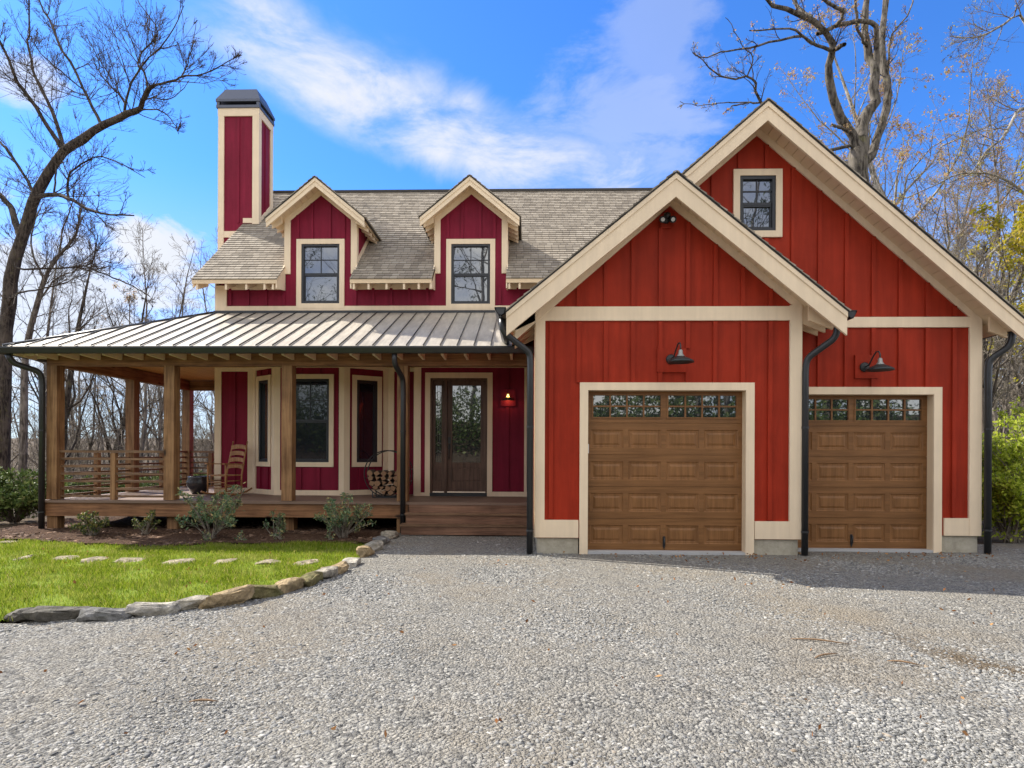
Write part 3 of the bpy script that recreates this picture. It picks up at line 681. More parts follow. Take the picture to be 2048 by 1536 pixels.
# --- dormers
for xc, wn in ((D1, wd1), (D2, wd2)):
    zt = dz(xc); mb = MB()
    wall(mb, fH, xc - DW, xc + DW, main_top + .0, zt, [hole(wn)], [xc], .14, [xc - .52, xc - .2, xc + .2, xc + .52], [(wn[0] - .01, wn[1] + .01, 4, wn[3] + .01)], btop=.18)
    for sg in (-1, 1):       # cheeks
        x = xc + sg * (DW - .001); xi = x - sg * .1; zc = 7.53 - .82 * DW - .06
        mb.prism([(x, 13.84, 5.5), (x, 15.9, 7.4), (x, 13.84, zc)] if False else [(x, 13.84, 5.45), (x, 14.9, 6.55), (x, 14.9, zc), (x, 13.84, zc)], (xi - x, 0, 0))
    dm = obj(mb, 'dormer', 'siding_cool_light')
    mb = MB()
    for sg in (-1, 1):
        a, b = (xc - DW - .012, xc - DW + .115) if sg < 0 else (xc + DW - .115, xc + DW + .012)
        zc = 7.53 - .82 * (DW - .115) - .08
        fH.box(mb, a, b, 5.52, zc, 0, .033)
        x = xc + sg * DW; fs = Fr((x, 13.7), (0, 1), (sg, 0))
        fs.box(mb, -.03, .10, 5.55, zc - .12, 0, .022)
        f = lambda d, t: (xc + sg * d, 7.53 - .82 * d - t)
        mb.prism([(f(0, .06)[0], 13.675, f(0, .06)[1]), (f(DW, .06)[0], 13.675, f(DW, .06)[1]), (f(DW, .24)[0], 13.675, f(DW, .24)[1]), (f(0, .24)[0], 13.675, f(0, .24)[1])], (0, .024, 0))
        # sloping skirt along the main roof on the cheek
        mb.prism([(x, 13.80, 5.80), (x, 14.75, 5.80 + .95 * pit), (x, 14.75, 5.95 + .95 * pit), (x, 13.80, 5.92)], (sg * .02, 0, 0))
        # small wall-side returns of the eave at the dormer foot
        mb.prism([(x, ye + .02, ze - .20), (x, 13.69, ze - .12), (x, 13.69, ze + pit * .5 + .03), (x, ye + .02, ze - .02)], (sg * .03, 0, 0))
    mb.build('dormer_trim', 'cream_trim', dm)
    gable_roof('dormer_roof', H, xc, 1.08, 7.54, .82, 13.3, 15.8, .215, .035, sof=.10)
    for sg in (-1, 1):
        for y in (13.52, 13.80, 14.08, 14.36, 14.6):
            mb = MB(); x0, x1 = xc + sg * (DW + .013), xc + sg * 1.04
            z = lambda x: 7.54 - .82 * abs(x - xc) - .113
            mb.prism([(x0, y, z(x0)), (x1, y, z(x1)), (x1, y, z(x1) - .08), (x0, y, z(x0) - .15)], (0, .04, 0)); mb.build('rafter_tail', 'cream_trim', dm)

# --- chimney
mb = MB(); cx0, cx1, cy0, cy1, ct = -7.97, -6.95, 15.6, 16.43, 10.32
mb.box(cx0, cx1, cy0, cy1, 4.5, ct)
mb.box(-7.49, -7.43, cy0 - .02, cy0, 7.4, 10.1); mb.box(cx1, cx1 + .02, 15.99, 16.05, 7.8, 10.1)
ch = obj(mb, 'chimney', 'siding_cool_light')
mb = MB(); w_ = .14
mb.box(cx0 - .012, cx0 + w_, cy0 - .032, cy0 + .1, 5.2, 10.13); mb.box(cx1 - w_, cx1 + .032, cy0 - .032, cy0 + .12, 7.36, 10.13); mb.box(cx0 - .02, cx1 + .034, cy0 - .034, cy1 + .02, 10.13, 10.33)
mb.box(cx1 - .02, cx1 + .030, cy1 - .13, cy1 + .02, 7.9, 10.13); mb.box(-7.33, cx1 - w_, cy0 - .03, cy0 + .01, 7.39, 7.51); mb.box(cx0 + w_, -7.33, cy0 - .029, cy0 + .01, 7.02, 7.18)
mb.prism([(cx1 + .001, cy0 + .12, 7.42), (cx1 + .001, cy1 - .13, 7.42 + pit * .60), (cx1 + .001, cy1 - .13, 7.58 + pit * .60), (cx1 + .001, cy0 + .12, 7.58)], (.027, 0, 0))
mb.build('chimney_trim', 'cream_trim', ch)
mb = MB()
mb.box(cx0 - .05, cx1 + .05, cy0 - .06, cy1 + .05, 10.331, 10.40)
mb.box(cx0 - .045, cx0 + .03, cy0 - .05, cy0 + .03, 10.40, 10.49); mb.box(cx1 - .03, cx1 + .045, cy0 - .05, cy0 + .03, 10.40, 10.49); mb.box(cx1 - .03, cx1 + .045, cy1 - .03, cy1 + .045, 10.40, 10.49); mb.box(cx0 - .045, cx0 + .03, cy1 - .03, cy1 + .045, 10.40, 10.49)
a = [(cx0 - .06, cy0 - .065), (cx1 + .06, cy0 - .065), (cx1 + .06, cy1 + .06), (cx0 - .06, cy1 + .06)]; b = [(cx0 + .10, cy0 + .12), (cx1 - .10, cy0 + .12), (cx1 - .10, cy1 - .12), (cx0 + .10, cy1 - .12)]
mb.hexa([(*p, 10.49) for p in a] + [(*p, 10.55) for p in a]); mb.hexa([(*p, 10.551) for p in a] + [(*p, 10.90) for p in b])
mb.build('chimney_cap', 'cap_metal', ch)
mb = MB(); mb.box(cx0 + .12, cx1 - .12, cy0 + .12, cy1 - .12, 10.40, 10.50); mb.build('flue_opening', 'dark_void', ch)

# --- porch roof (standing seam)
XL, XR, YE, ZE = -9.57, .10, 10.95, 3.40; XT, YT, ZT = -7.05, 13.7, 4.63; YB = 16.9
n_ = Vector((0, -(ZT - ZE), YT - YE)).normalized(); nl = Vector((-(ZT - ZE), 0, XT - XL)).normalized()
mb = MB(); t = .03
mb.prism([(XL, YE, ZE), (XR, YE, ZE), (XR, YT - .003, ZT), (XT, YT - .003, ZT)], n_ * t); mb.prism([(XL, YE, ZE), (XT, YT, ZT), (XT - .003, YB, ZT), (XL, YB, ZE)], nl * t)
PR = obj(mb, 'porch_roof', 'metal_roof')
mb = MB(); k = (YT - YE) / (XT - XL); x = XL + .14
while x < XR:
    y1 = min(YT - .01, YE + (x - XL) * k) if x < XT else YT - .01
    y1 -= .02
    a = Vector((x, YE - .01, ZE)) + n_ * (t + .014); b = Vector((x, y1, ZE + (y1 - YE) / (YT - YE) * (ZT - ZE))) + n_ * (t + .014)
    if y1 > YE + .1: mb.bar(a, b, .010, .024, n_)
    x += .302
mb.build('roof_seam', 'bronze', PR); mb = MB()
y = YE + .2
while y < YB:
    x1 = min(XT - .01, XL + (y - YE) / k) - .02
    a = Vector((XL - .01, y, ZE)) + nl * (t + .014); b = Vector((x1, y, ZE + (x1 - XL) / (XT - XL) * (ZT - ZE))) + nl * (t + .014)
    mb.bar(a, b, .010, .024, nl); y += .302
mb.build('roof_seam', 'bronze', PR)
mb = MB(); mb.tube([Vector((XL, YE, ZE + .035)), Vector((XT, YT, ZT + .035))], .035, 8); mb.bar((XT - .02, YT - .045, ZT + .03), (XR, YT - .045, ZT + .03), .07, .055); mb.build('hip_cap', 'bronze', PR)
# porch ceiling, beams, posts
mb = MB(); mb.box(-9.3, .1, 11.3, 13.13, 3.422, 3.45); mb.box(-9.3, -2.44, 13.13, 13.69, 3.422, 3.45); mb.box(-9.3, -7.08, 13.69, 16.6, 3.422, 3.45); obj(mb, 'porch_ceiling', 'ceiling')
PX = [-9.09, -6.82, -4.56, -2.365]
mb = MB(); mb.box(-9.19, .10, 11.5, 11.69, 3.155, 3.40); obj(mb, 'porch_beam', 'beam_x')
mb = MB(); mb.box(-9.19, -9.0, 11.691, 16.30, 3.155, 3.40); obj(mb, 'porch_beam', 'beam_y')
mb = MB(); mb.box(-8.999, -7.08, 16.11, 16.30, 3.155, 3.40); obj(mb, 'porch_beam', 'beam_x')
for i, x in enumerate(PX):
    mb = MB(); mb.box(x - .1, x + .1, 11.5, 11.70, .6 if i != 3 else .6, 3.154); obj(mb, 'porch_post', 'post_z')
for y in (13.8, 16.1):
    mb = MB(); mb.box(-9.19, -8.99, y, y + .2, .6, 3.154); obj(mb, 'porch_post', 'post_z')
for x, y in ((-9.09, 11.52), (-6.82, 11.62), (-4.56, 11.62), (-9.09, 13.8), (-9.09, 16.1), (-2.365, 11.5)):
    mb = MB(); mb.box(x - .1, x + .1, y, y + .19, -.2, .289); obj(mb, 'porch_footing', 'post_z')
x = -9.42
while x < .05:
    mb = MB()
    mb.prism([(x, YE + .06, ZE - .012), (x, 11.498, ZE + .235), (x, 11.498, ZE - .14), (x, YE + .05, ZE - .125)], (.045, 0, 0)); obj(mb, 'rafter_tail', 'cream_trim')
    x += .413
for i in range(14):
    y = 11.2 + .413 * i; mb = MB(); mb.prism([(XL + .06, y, ZE - .012), (-9.192, y, ZE + .14), (-9.192, y, ZE - .11), (XL + .06, y, ZE - .095)], (0, .045, 0)); obj(mb, 'rafter_tail', 'cream_trim')
# deck
mb = MB(); mb.box(-9.22, .1, 11.44, 13.69, .545, .592); mb.box(-9.22, -7.06, 13.69, 16.35, .545, .592); obj(mb, 'porch_deck', 'deck')
mb = MB(); mb.box(-9.20, -2.25, 11.47, 11.53, .29, .544); obj(mb, 'porch_fascia', 'beam_x'); mb = MB(); mb.box(-9.20, -9.14, 11.531, 16.3, .29, .544); obj(mb, 'porch_fascia', 'beam_y')
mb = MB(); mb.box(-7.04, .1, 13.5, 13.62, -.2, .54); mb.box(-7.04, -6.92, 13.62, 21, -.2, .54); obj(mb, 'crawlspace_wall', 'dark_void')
for i, (z1, y0, y1, x0) in enumerate(((.592, 11.42, 11.50, -2.25), (.405, 11.27, 11.53, -2.27), (.215, 11.12, 11.38, -2.33))):
    mb = MB(); xr = .085
    if i: mb.box(x0, xr, y0, y1, z1 - .038, z1); obj(mb, 'step_tread', 'rail_x'); mb = MB()
    mb.box(x0 + .02, xr - .003, y0 + .03, y0 + .06, z1 - .19, z1 - .039 if i else .544)
    obj(mb, 'porch_step', 'step_x')
# railing
def railing(a, b, mids, axis):
    a = Vector(a); b = Vector(b); mb = MB()
    for k in range(7):
        z = .66 + k * .143; h = .042 if k < 6 else .045
        mb.bar(a + Vector((0, 0, z)), b + Vector((0, 0, z)), .042 if k < 6 else .10, h)
    o = obj(mb, 'porch_railing', 'rail_x')
    for m_ in mids:
        p = a.lerp(b, m_); q = MB(); q.box(p.x - .047, p.x + .047, p.y - .0475, p.y + .0475, .594, 1.49); q.build('rail_post', 'post_z', o)
railing((-8.99, 11.62, 0), (-6.92, 11.62, 0), [.5], 'x'); railing((-9.09, 11.70, 0), (-9.09, 13.80, 0), [.5], 'y'); railing((-9.09, 14.0, 0), (-9.09, 16.1, 0), [.5], 'y'); railing((-8.99, 16.2, 0), (-7.1, 16.2, 0), [.28, .75], 'x')

# --- gutters and downspouts
def gutter(a, b, side, name='gutter'):
    a = Vector(a); b = Vector(b); d = (b - a).normalized(); o = Vector(side)
    prof = [(0, .0), (.012, -.085), (.045, -.115), (.085, -.105), (.115, -.05), (.13, -.02), (.13, .005), (.118, .005), (.112, -.045), (.08, -.093), (.05, -.10), (.022, -.075), (.012, 0)]
    mb = MB(); mb.prism([a + o * p + Vector((0, 0, q)) for p, q in prof], b - a)
    for e in (a, b): mb.prism([e + o * p + Vector((0, 0, q)) for p, q in prof[:7]], d * .008 * (1 if e == a else -1))
    k = 0; L = (b - a).length
    while k < L: mb.bar(a + d * k + Vector((0, 0, .004)), a + d * k + o * .13 + Vector((0, 0, .004)), .03, .006); k += .75
    g = obj(mb, name, 'bronze'); return g
def downspout(pts, r=.045):
    pts = [Vector(p) for p in pts]; sm = [pts[0]]
    for i in range(1, len(pts) - 1):
        p, c, n = pts[i - 1], pts[i], pts[i + 1]; a = c + (p - c).normalized() * min(.10, (p - c).length * .45); b = c + (n - c).normalized() * min(.10, (n - c).length * .45)
        for k in range(6): t = k / 5; sm.append(a * (1 - t) ** 2 + c * 2 * t * (1 - t) + b * t * t)
    sm.append(pts[-1]); mb = MB(); mb.tube(sm, r, 12)
    for z in (.35, 1.9):
        if pts[-1].z < z < pts[-2].z: mb.lathe([(r + .006, z), (r + .006, z + .03)], (pts[-1].x, pts[-1].y, 0), 12)
    obj(mb, 'downspout', 'bronze')
gutter((XL, YE + .005, ZE + .0), (XR, YE + .005, ZE + .0), (0, -1, 0)); gutter((XL, YE, ZE), (XL, YB, ZE), (-1, 0, 0))
gutter((-.325, 8.80, 3.60), (-.325, 11.3, 3.58), (-1.25, 0, 0)); gutter((4.53, 8.86, 3.56), (4.53, 9.64, 3.56), (1, 0, 0)); gutter((7.31, 9.27, 3.51), (7.31, 17.5, 3.51), (1, 0, 0))
downspout([(-.39, 9.0, 3.48), (-.38, 9.0, 3.30), (.02, 9.2, 3.02), (.03, 9.2, 2.85), (.03, 9.2, .02)], .048)
downspout([(4.50, 9.05, 3.50), (4.47, 9.06, 3.22), (4.14, 9.24, 2.95), (4.115, 9.25, 2.8), (4.115, 9.25, .02)], .048)
downspout([(7.33, 9.5, 3.44), (7.31, 9.52, 3.18), (7.06, 9.62, 2.98), (7.05, 9.62, 2.8), (7.05, 9.62, .0)], .048)
downspout([(-9.5, 10.98, 3.29), (-9.48, 11.05, 3.14), (-9.225, 11.38, 3.02), (-9.215, 11.42, 2.85), (-9.215, 11.42, .0)], .052)
downspout([(-2.40, 10.95, 3.29), (-2.40, 10.98, 3.10), (-2.33, 11.36, 2.90), (-2.33, 11.40, 2.7), (-2.33, 11.40, .02)], .048)

# ------------------------------------------------------------------ lamps
def barn_lamp(x, y, z, label, lean=.07, reach=.30, s=1.0, lit=False):
    t = thing('wall_lamp', label, 'wall lamp', (x, y, z), 'barn style wall lamps')
    mb = MB(); rot = Matrix.Rotation(math.pi / 2, 3, 'X')
    mb.lathe([(.001, 0), (.075 * s, 0), (.075 * s, .016), (.05 * s, .03), (.001, .032)], (x, y, z), 20, rot); mb.build('backplate', 'black', t)
    cx, cy = x + lean * s, y - reach * s
    mb = MB(); P = [(x, y - .02, z), (x + lean * .3 * s, y - .09 * s, z + .02 * s), (x + lean * .55 * s, y - .15 * s, z + .12 * s), (x + lean * .8 * s, y - .21 * s, z + .20 * s), (x + lean * .95 * s, y - .27 * s, z + .20 * s), (cx, cy, z + .15 * s), (cx, cy, z + .06 * s)]
    mb.tube(P, .011 * s, 8); mb.build('gooseneck', 'lamp_metal', t)
    mb = MB(); mb.lathe([(.012 * s, .10 * s), (.03 * s, .085 * s), (.033 * s, .04 * s), (.045 * s, .02 * s), (.06 * s, 0), (.05 * s, -.02 * s)], (cx, cy, z), 20); mb.build('lamp_neck', 'lamp_socket' if not lit else 'bulb', t)
    mb = MB(); mb.lathe([(.05 * s, .005 * s), (.075 * s, -.01 * s), (.13 * s, -.035 * s), (.18 * s, -.062 * s), (.195 * s, -.088 * s), (.188 * s, -.09 * s), (.12 * s, -.048 * s), (.05 * s, -.012 * s)], (cx, cy, z), 28); mb.build('lamp_shade', 'lamp_metal', t)
    if lit:
        mb = MB(); mb.lathe([(.001, -.01 * s), (.03 * s, -.02 * s), (.038 * s, -.045 * s), (.02 * s, -.068 * s), (.001, -.07 * s)], (cx, cy, z), 14); mb.build('bulb', 'bulb', t)
        l = bpy.data.lights.new('lamp_light', 'POINT'); l.energy = .5; l.color = (1, .55, .2); l.shadow_soft_size = .03
        lo = bpy.data.objects.new('lamp_light', l); COL.objects.link(lo); lo.parent = t; lo.location = (lean * s, -reach * s, -.085 * s)
    return t
barn_lamp(2.13, 9.261, 2.93, 'dark barn lamp on the red wall above the nearer garage door')
barn_lamp(5.20, 9.661, 2.87, 'dark barn lamp on the red wall above the set-back right garage door')
barn_lamp(-.43, 13.111, 2.70, 'small lit barn lamp glowing amber beside the front door', .0, .16, .66, True)
t = thing('security_light', 'black twin head security light high under the front gable peak', 'security light', (2.05, 9.261, 5.02))
mb = MB(); mb.lathe([(.001, 0), (.06, 0), (.06, .03), (.03, .05), (.001, .052)], (2.05, 9.261, 5.02), 18, Matrix.Rotation(math.pi / 2, 3, 'X'))
mb.lathe([(.001, .06), (.045, .05), (.055, .0), (.05, -.02), (.001, -.03)], (2.05, 9.19, 5.04), 16); mb.build('housing', 'black', t)
for sg in (-1, 1):
    rot = Matrix.Rotation(math.pi / 2 + .35, 3, 'X'); c_ = Vector((2.05 + sg * .075, 9.17, 4.99))
    mb = MB(); mb.lathe([(.001, -.06), (.035, -.055), (.048, 0), (.05, .05), (.042, .052), (.04, .035), (.001, .035)], c_, 16, rot); h = mb.build('lamp_head', 'black', t)
    mb = MB(); mb.lathe([(.001, .046), (.030, .042)], c_, 16, rot); mb.build('lens', 'white_plastic', h)

# ------------------------------------------------------------------ porch furniture
def rocking_chair():
    c = Vector((-6.50, 13.05, .592)); t = thing('rocking_chair', 'brown ladder back rocking chair on the porch beside the bay', 'rocking chair', c)
    a = rad(-24); ux = Vector((math.cos(a), math.sin(a), 0)); fwv = Vector((math.sin(a), -math.cos(a), 0))
    P = lambda x, f, z: c + ux * x + fwv * f + Vector((0, 0, z))
    for s in (-1, 1):
        mb = MB(); mb.tube([P(s * .235, -.21, .06), P(s * .235, -.22, .42), P(s * .225, -.30, .80), P(s * .22, -.38, 1.14)], [.018, .02, .018, .012], 8); mb.lathe([(.001, .03), (.016, .015), (.012, -.01)], P(s * .22, -.38, 1.14), 8); mb.build('back_post', 'chair_z', t)
        mb = MB(); mb.tube([P(s * .27, .22, .06), P(s * .27, .22, .66)], [.017, .02], 8); mb.build('front_leg', 'chair_z', t)
        mb = MB(); mb.bar(P(s * .27, .27, .675), P(s * .245, -.26, .66), .075, .022); mb.build('armrest', 'chair_z', t)
        mb = MB(); mb.tube([P(s * .25, -.48, .13), P(s * .25, -.33, .065), P(s * .25, -.1, .024), P(s * .26, .1, .022), P(s * .27, .28, .05), P(s * .27, .38, .09)], .02, 8); mb.build('rocker', 'chair_z', t)
    mb = MB()
    for k in range(9):
        f = .22 - k * .052; mb.bar(P(-.265 + .003 * k, f, .425 + .006 * (k % 2)), P(.265 - .003 * k, f, .425 + .006 * (k % 2)), .046, .018)
    mb.build('seat', 'chair_z', t)
    for z, f in ((.56, -.25), (.70, -.28), (.84, -.31), (.98, -.345)):
        mb = MB(); top = [P(x, f - .015 * (1 - (x / .22) ** 2), z + .085 + .03 * (1 - (x / .22) ** 2)) for x in (-.22, -.15, -.07, 0, .07, .15, .22)]; bot = [P(x, f - .015 * (1 - (x / .22) ** 2), z + .022 * (1 - (x / .22) ** 2)) for x in (.22, .15, .07, 0, -.07, -.15, -.22)]
        mb.prism(top + bot, fwv * .014); mb.build('back_slat', 'chair_z', t)
    mb = MB()
    for z in (.16, .28): mb.tube([P(-.27, .22, z), P(.27, .22, z)], .011, 6)
    for s in (-1, 1):
        for z in (.2, .31): mb.tube([P(s * .27, .22, z), P(s * .235, -.21, z)], .011, 6)
    mb.tube([P(-.235, -.21, .2), P(.235, -.21, .2)], .011, 6); mb.build('rung', 'chair_z', t)
rocking_chair()
rc = Vector((-2.87, 12.62, 1.085)); rr = .475
t = thing('firewood_rack', 'round black steel hoop firewood rack standing on the porch', 'firewood rack', (rc.x, rc.y, .592))
mb = MB()
for y in (-.14, .14): mb.tube([rc + Vector((math.cos(k * math.pi / 24) * rr, y, math.sin(k * math.pi / 24) * rr)) for k in range(49)], .011, 6)
for k in range(12): q = k * math.pi / 6 + .2; mb.tube([rc + Vector((math.cos(q) * rr, -.14, math.sin(q) * rr)), rc + Vector((math.cos(q) * rr, .14, math.sin(q) * rr))], .008, 6) if math.sin(q) < .3 else None
mb.build('hoop', 'black', t)
mb = MB()
for y in (-.16, .16): mb.bar(rc + Vector((-.3, y, -.483)), rc + Vector((.3, y, -.483)), .03, .016)
for s in (-1, 1):
    mb.bar(rc + Vector((s * .3, -.16, -.475)), rc + Vector((s * .3, -.14, -.37)), .02, .02, (1, 0, 0)); mb.bar(rc + Vector((s * .3, .16, -.475)), rc + Vector((s * .3, .14, -.37)), .02, .02, (1, 0, 0))
mb.build('foot', 'black', t)
rng = random.Random(11); cnt = 0
for row in range(5):
    z = -.385 + row * .098; hw = math.sqrt(max(0, (rr - .065) ** 2 - z * z)); n = max(2, int(hw * 2 / .115))
    if row == 4: n -= 1
    for k in range(n):
        x = -hw + (k + .5) * 2 * hw / n + rng.uniform(-.01, .01); r = rng.uniform(.052, .068); zz = z + rng.uniform(-.01, .01)
        sides = rng.choice([3, 4, 5, 3, 4, 8]); a0 = rng.uniform(0, 6.28); y_sh = rng.uniform(-.035, .03); L = rng.uniform(.34, .40); y0 = -L / 2 + y_sh
        prof = [(x + math.cos(a0 + q * 6.283 / sides) * r * rng.uniform(.86, 1.08) * (1.15 if sides < 5 else 1), zz + math.sin(a0 + q * 6.283 / sides) * r * rng.uniform(.86, 1.08)) for q in range(sides)]
        lo = thing('firewood_log', 'split firewood log stacked in the round black porch rack', 'firewood log', (rc.x + x, rc.y, rc.z + zz), 'split logs in the round rack')
        mb = MB(); mb.prism([(rc.x + p, rc.y + y0, rc.z + q) for p, q in prof], (0, L, 0)); mb.build('log_bark', 'log_bark', lo)
        mb = MB(); mb.prism([(rc.x + x + (p - x) * .93, rc.y + y0 - .004, rc.z + zz + (q - zz) * .93) for p, q in prof], (0, .003, 0)); mb.build('log_end', 'log_end', lo)
t = thing('plant_pot', 'dark glazed round pot on the porch deck beside the rocking chair', 'pot', (-7.30, 13.45, .592))
mb = MB(); mb.lathe([(.001, 0), (.13, 0), (.15, .02), (.235, .16), (.25, .26), (.215, .35), (.225, .385), (.20, .39), (.19, .35), (.001, .33)], (-7.30, 13.45, .593), 24); mb.build('pot_body', 'pot_glaze', t)

# ------------------------------------------------------------------ ground
NR = np.random.default_rng(5)
def sstep(a, b, v):
    t = np.clip((v - a) / (b - a), 0, 1); return t * t * (3 - 2 * t)
def gz(x, y):
    x = np.asarray(x, float); y = np.asarray(y, float)
    z = .05 * (1 - sstep(5.4, 9.5, y)) * (1 - sstep(9, 14, np.abs(x)) * .0)
    z = z + .42 * np.clip(-5.5 - y, 0, 8.5)                                  # bank across the drive, behind the viewer
    z = z - .16 * np.clip(-11.5 - x, 0, 60) * sstep(2, 10, y)                          # falls away to the left
    z = z - .10 * np.clip(y - 18, 0, 60) + .02 * np.clip(x - 9, 0, 40) * sstep(8, 14, y)
    r = np.hypot(x, y); z = np.where(r > 90, z + (r - 90) * .03, z)
    return z + .05 * np.sin(x * .9 + 1) * np.sin(y * .8) * sstep(11, 16, np.hypot(x, y - 5))
def gp(px, py):          # photo pixel -> point on the ground
    d = fw + rt2 * ((px - 1024) / FPX) - up2 * ((py - Y0) / FPX); o = Vector((0, 0, EYE)); z = 0.
    for _ in range(12):
        t = (z - EYE) / d.z; p = o + d * t; z = float(gz(p.x, p.y))
    return p
def inpoly(P, poly):
    x, y = P[:, 0], P[:, 1]; r = np.zeros(len(P), bool); n = len(poly)
    for i in range(n):
        (x1, y1), (x2, y2) = poly[i][:2], poly[(i + 1) % n][:2]
        c = ((y1 > y) != (y2 > y)) & (x < (x2 - x1) * (y - y1) / (y2 - y1 + 1e-12) + x1); r ^= c
    return r
def sheet(name, xs, ys, dz, m, mask=None, extra=None):
    X, Y = np.meshgrid(xs, ys, indexing='ij'); Z = gz(X, Y) + dz
    if extra is not None: Z = Z + extra(X, Y)
    V = np.stack([X, Y, Z], -1).reshape(-1, 3); ni, nj = len(xs), len(ys)
    I = np.arange(ni * nj).reshape(ni, nj)
    F = np.stack([I[:-1, :-1], I[1:, :-1], I[1:, 1:], I[:-1, 1:]], -1).reshape(-1, 4)
    if mask is not None: F = F[mask(V[F].mean(1))]
    return npmesh(name, V, F, m, smooth=True)
def axis(lo, a, b, hi, fine, k=1.18):
    v = list(np.arange(a, b + 1e-6, fine)); s = fine
    while v[-1] < hi: s *= k; v.append(v[-1] + s)
    s = fine
    while v[0] > lo: s *= k; v.insert(0, v[0] - s)
    return np.array(v)
tag(sheet('forest_floor', axis(-900, -14, 14, 900, .5), axis(-60, -14, 24, 1500, .5), -.03, 'forest_floor'), kind='structure')
edge_px = [(-60, 1240), (27, 1246), (104, 1234), (201, 1231), (291, 1223), (367, 1211), (451, 1201), (518, 1187), (570, 1175), (613, 1164), (645, 1152), (670, 1141), (695, 1130), (727, 1113), (744, 1101), (760, 1086), (781, 1073), (800, 1062)]
EDGE = [gp(*q) for q in edge_px]
mul_px = [(-60, 1082), (60, 1083), (150, 1090), (240, 1094), (320, 1096), (420, 1090), (500, 1093), (600, 1087), (700, 1089), (742, 1091)]
MUL = [gp(*q) for q in mul_px]
drive = [(p.x, p.y) for p in EDGE] + [(-2.3, 11.6), (.13, 11.6), (.13, 9.5), (7.0, 9.85), (7.3, 10.6), (9, 10.9), (30, 13), (30, -5.5), (-25, -5.5), (-25, EDGE[0].y)]
lawn = [(p.x, p.y) for p in EDGE[:15]] + [(p.x, p.y) for p in reversed(MUL)] + [(-12.5, MUL[0].y), (-12.5, EDGE[0].y)]
mulch = [(p.x, p.y) for p in MUL] + [(p.x, p.y) for p in EDGE[14:]] + [(-2.3, 11.9), (-2.3, 13.6), (-9.9, 13.6), (-10.2, 10.9), (-10.4, MUL[0].y + .35)]
gm = lambda x, y: .006 * np.sin(x * 2.3) * np.sin(y * 1.9 + x)
tag(sheet('gravel_driveway', axis(-25, -9, 9, 30, .12, 1.1), axis(-5.5, 2, 12, 13, .12, 1.1), .006, 'gravel', lambda c: inpoly(c, drive), gm), kind='structure')
tag(sheet('lawn_ground', np.arange(-12.5, -2, .1), np.arange(5, 11, .1), .012, 'lawn_soil', lambda c: inpoly(c, lawn)), kind='structure')
tag(sheet('mulch_bed', np.arange(-10.6, -2, .1), np.arange(9.3, 13.7, .1), .018, 'mulch', lambda c: inpoly(c, mulch), lambda x, y: .035 * np.sin(x * 3.1 + y) * np.sin(y * 4) * .5 + .02), kind='structure')

def scatter(poly, n, dens=None):
    P = np.array([p[:2] for p in poly]); lo, hi = P.min(0), P.max(0); out = []
    tot = 0
    while tot < n:
        q = NR.uniform(lo, hi, (n, 2)); k = inpoly(q, poly)
        if dens is not None: k &= NR.uniform(0, 1, n) < dens(q)
        out.append(q[k]); tot += k.sum()
    return np.concatenate(out)[:n]
def rotz(a):
    c, s = np.cos(a), np.sin(a); z = np.zeros_like(a); o = np.ones_like(a)
    return np.stack([np.stack([c, -s, z], -1), np.stack([s, c, z], -1), np.stack([z, z, o], -1)], -2)
def rotx(a):
    c, s = np.cos(a), np.sin(a); z = np.zeros_like(a); o = np.ones_like(a)
    return np.stack([np.stack([o, z, z], -1), np.stack([z, c, -s], -1), np.stack([z, s, c], -1)], -2)
CUBE = np.array([(-1, -1, -1), (1, -1, -1), (1, 1, -1), (-1, 1, -1), (-1, -1, 1), (1, -1, 1), (1, 1, 1), (-1, 1, 1)], float)
CF = np.array([(0, 3, 2, 1), (4, 5, 6, 7), (0, 1, 5, 4), (1, 2, 6, 5), (2, 3, 7, 6), (3, 0, 4, 7)])
def pebbles(name, P, size, flat, m, lift=.3, tilt=.35):
    n = len(P); base = CUBE[None] * np.array([.5, .34, .5 * flat]) + NR.uniform(-.22, .22, (n, 8, 3)) * np.array([1, 1, flat])
    base[:, 4:, :2] *= NR.uniform(.6, 1.0, (n, 1, 1))
    R = rotz(NR.uniform(0, 6.28, n)) @ rotx(NR.normal(0, tilt, n))
    V = np.einsum('nij,nkj->nki', R, base * size[:, None, None])
    V += np.concatenate([P, (gz(P[:, 0], P[:, 1]) + size * flat * lift)[:, None]], 1)[:, None]
    F = (CF[None] + (np.arange(n) * 8)[:, None, None]).reshape(-1, 4)
    return npmesh(name, V.reshape(-1, 3), F, m)
near = [(-4.2, 2.4), (4.2, 2.4), (7.0, 6.2), (9.5, 9.9), (.2, 11.4), (-2.2, 11.3), *[(p.x + .05, p.y - .12) for p in reversed(EDGE[:17])], (-5.0, 5.2)]
trk = lambda q: np.exp(-((q[:, 0] - 1.2 - .35 * np.sin(q[:, 1] * .5)) / .32)**2) + np.exp(-((q[:, 0] + .9 - .35 * np.sin(q[:, 1] * .5)) / .3)**2) + np.exp(-((q[:, 0] - 3.9 - .1 * q[:, 1]) / .3)**2)
pat = lambda q: np.clip(.75 + .5 * np.sin(q[:, 0] * 1.7 + 1.3 * np.sin(q[:, 1] * 1.1)) * np.sin(q[:, 1] * 1.9 + q[:, 0]) - .45 * trk(q), .12, 1)
soil = lambda q: pat(q) * (1 - .9 * (NR.uniform(0, 1, len(q)) < 1.25 - np.abs(q[:, 1] + 1.9 * q[:, 0] - 10.46 + .25 * np.sin(q[:, 0] * 7)) / .42)  * ((np.abs(q[:, 1] + 1.9 * q[:, 0] - 10.46) < .8) & (q[:, 0] > 2.9) & (q[:, 0] < 4.5)))
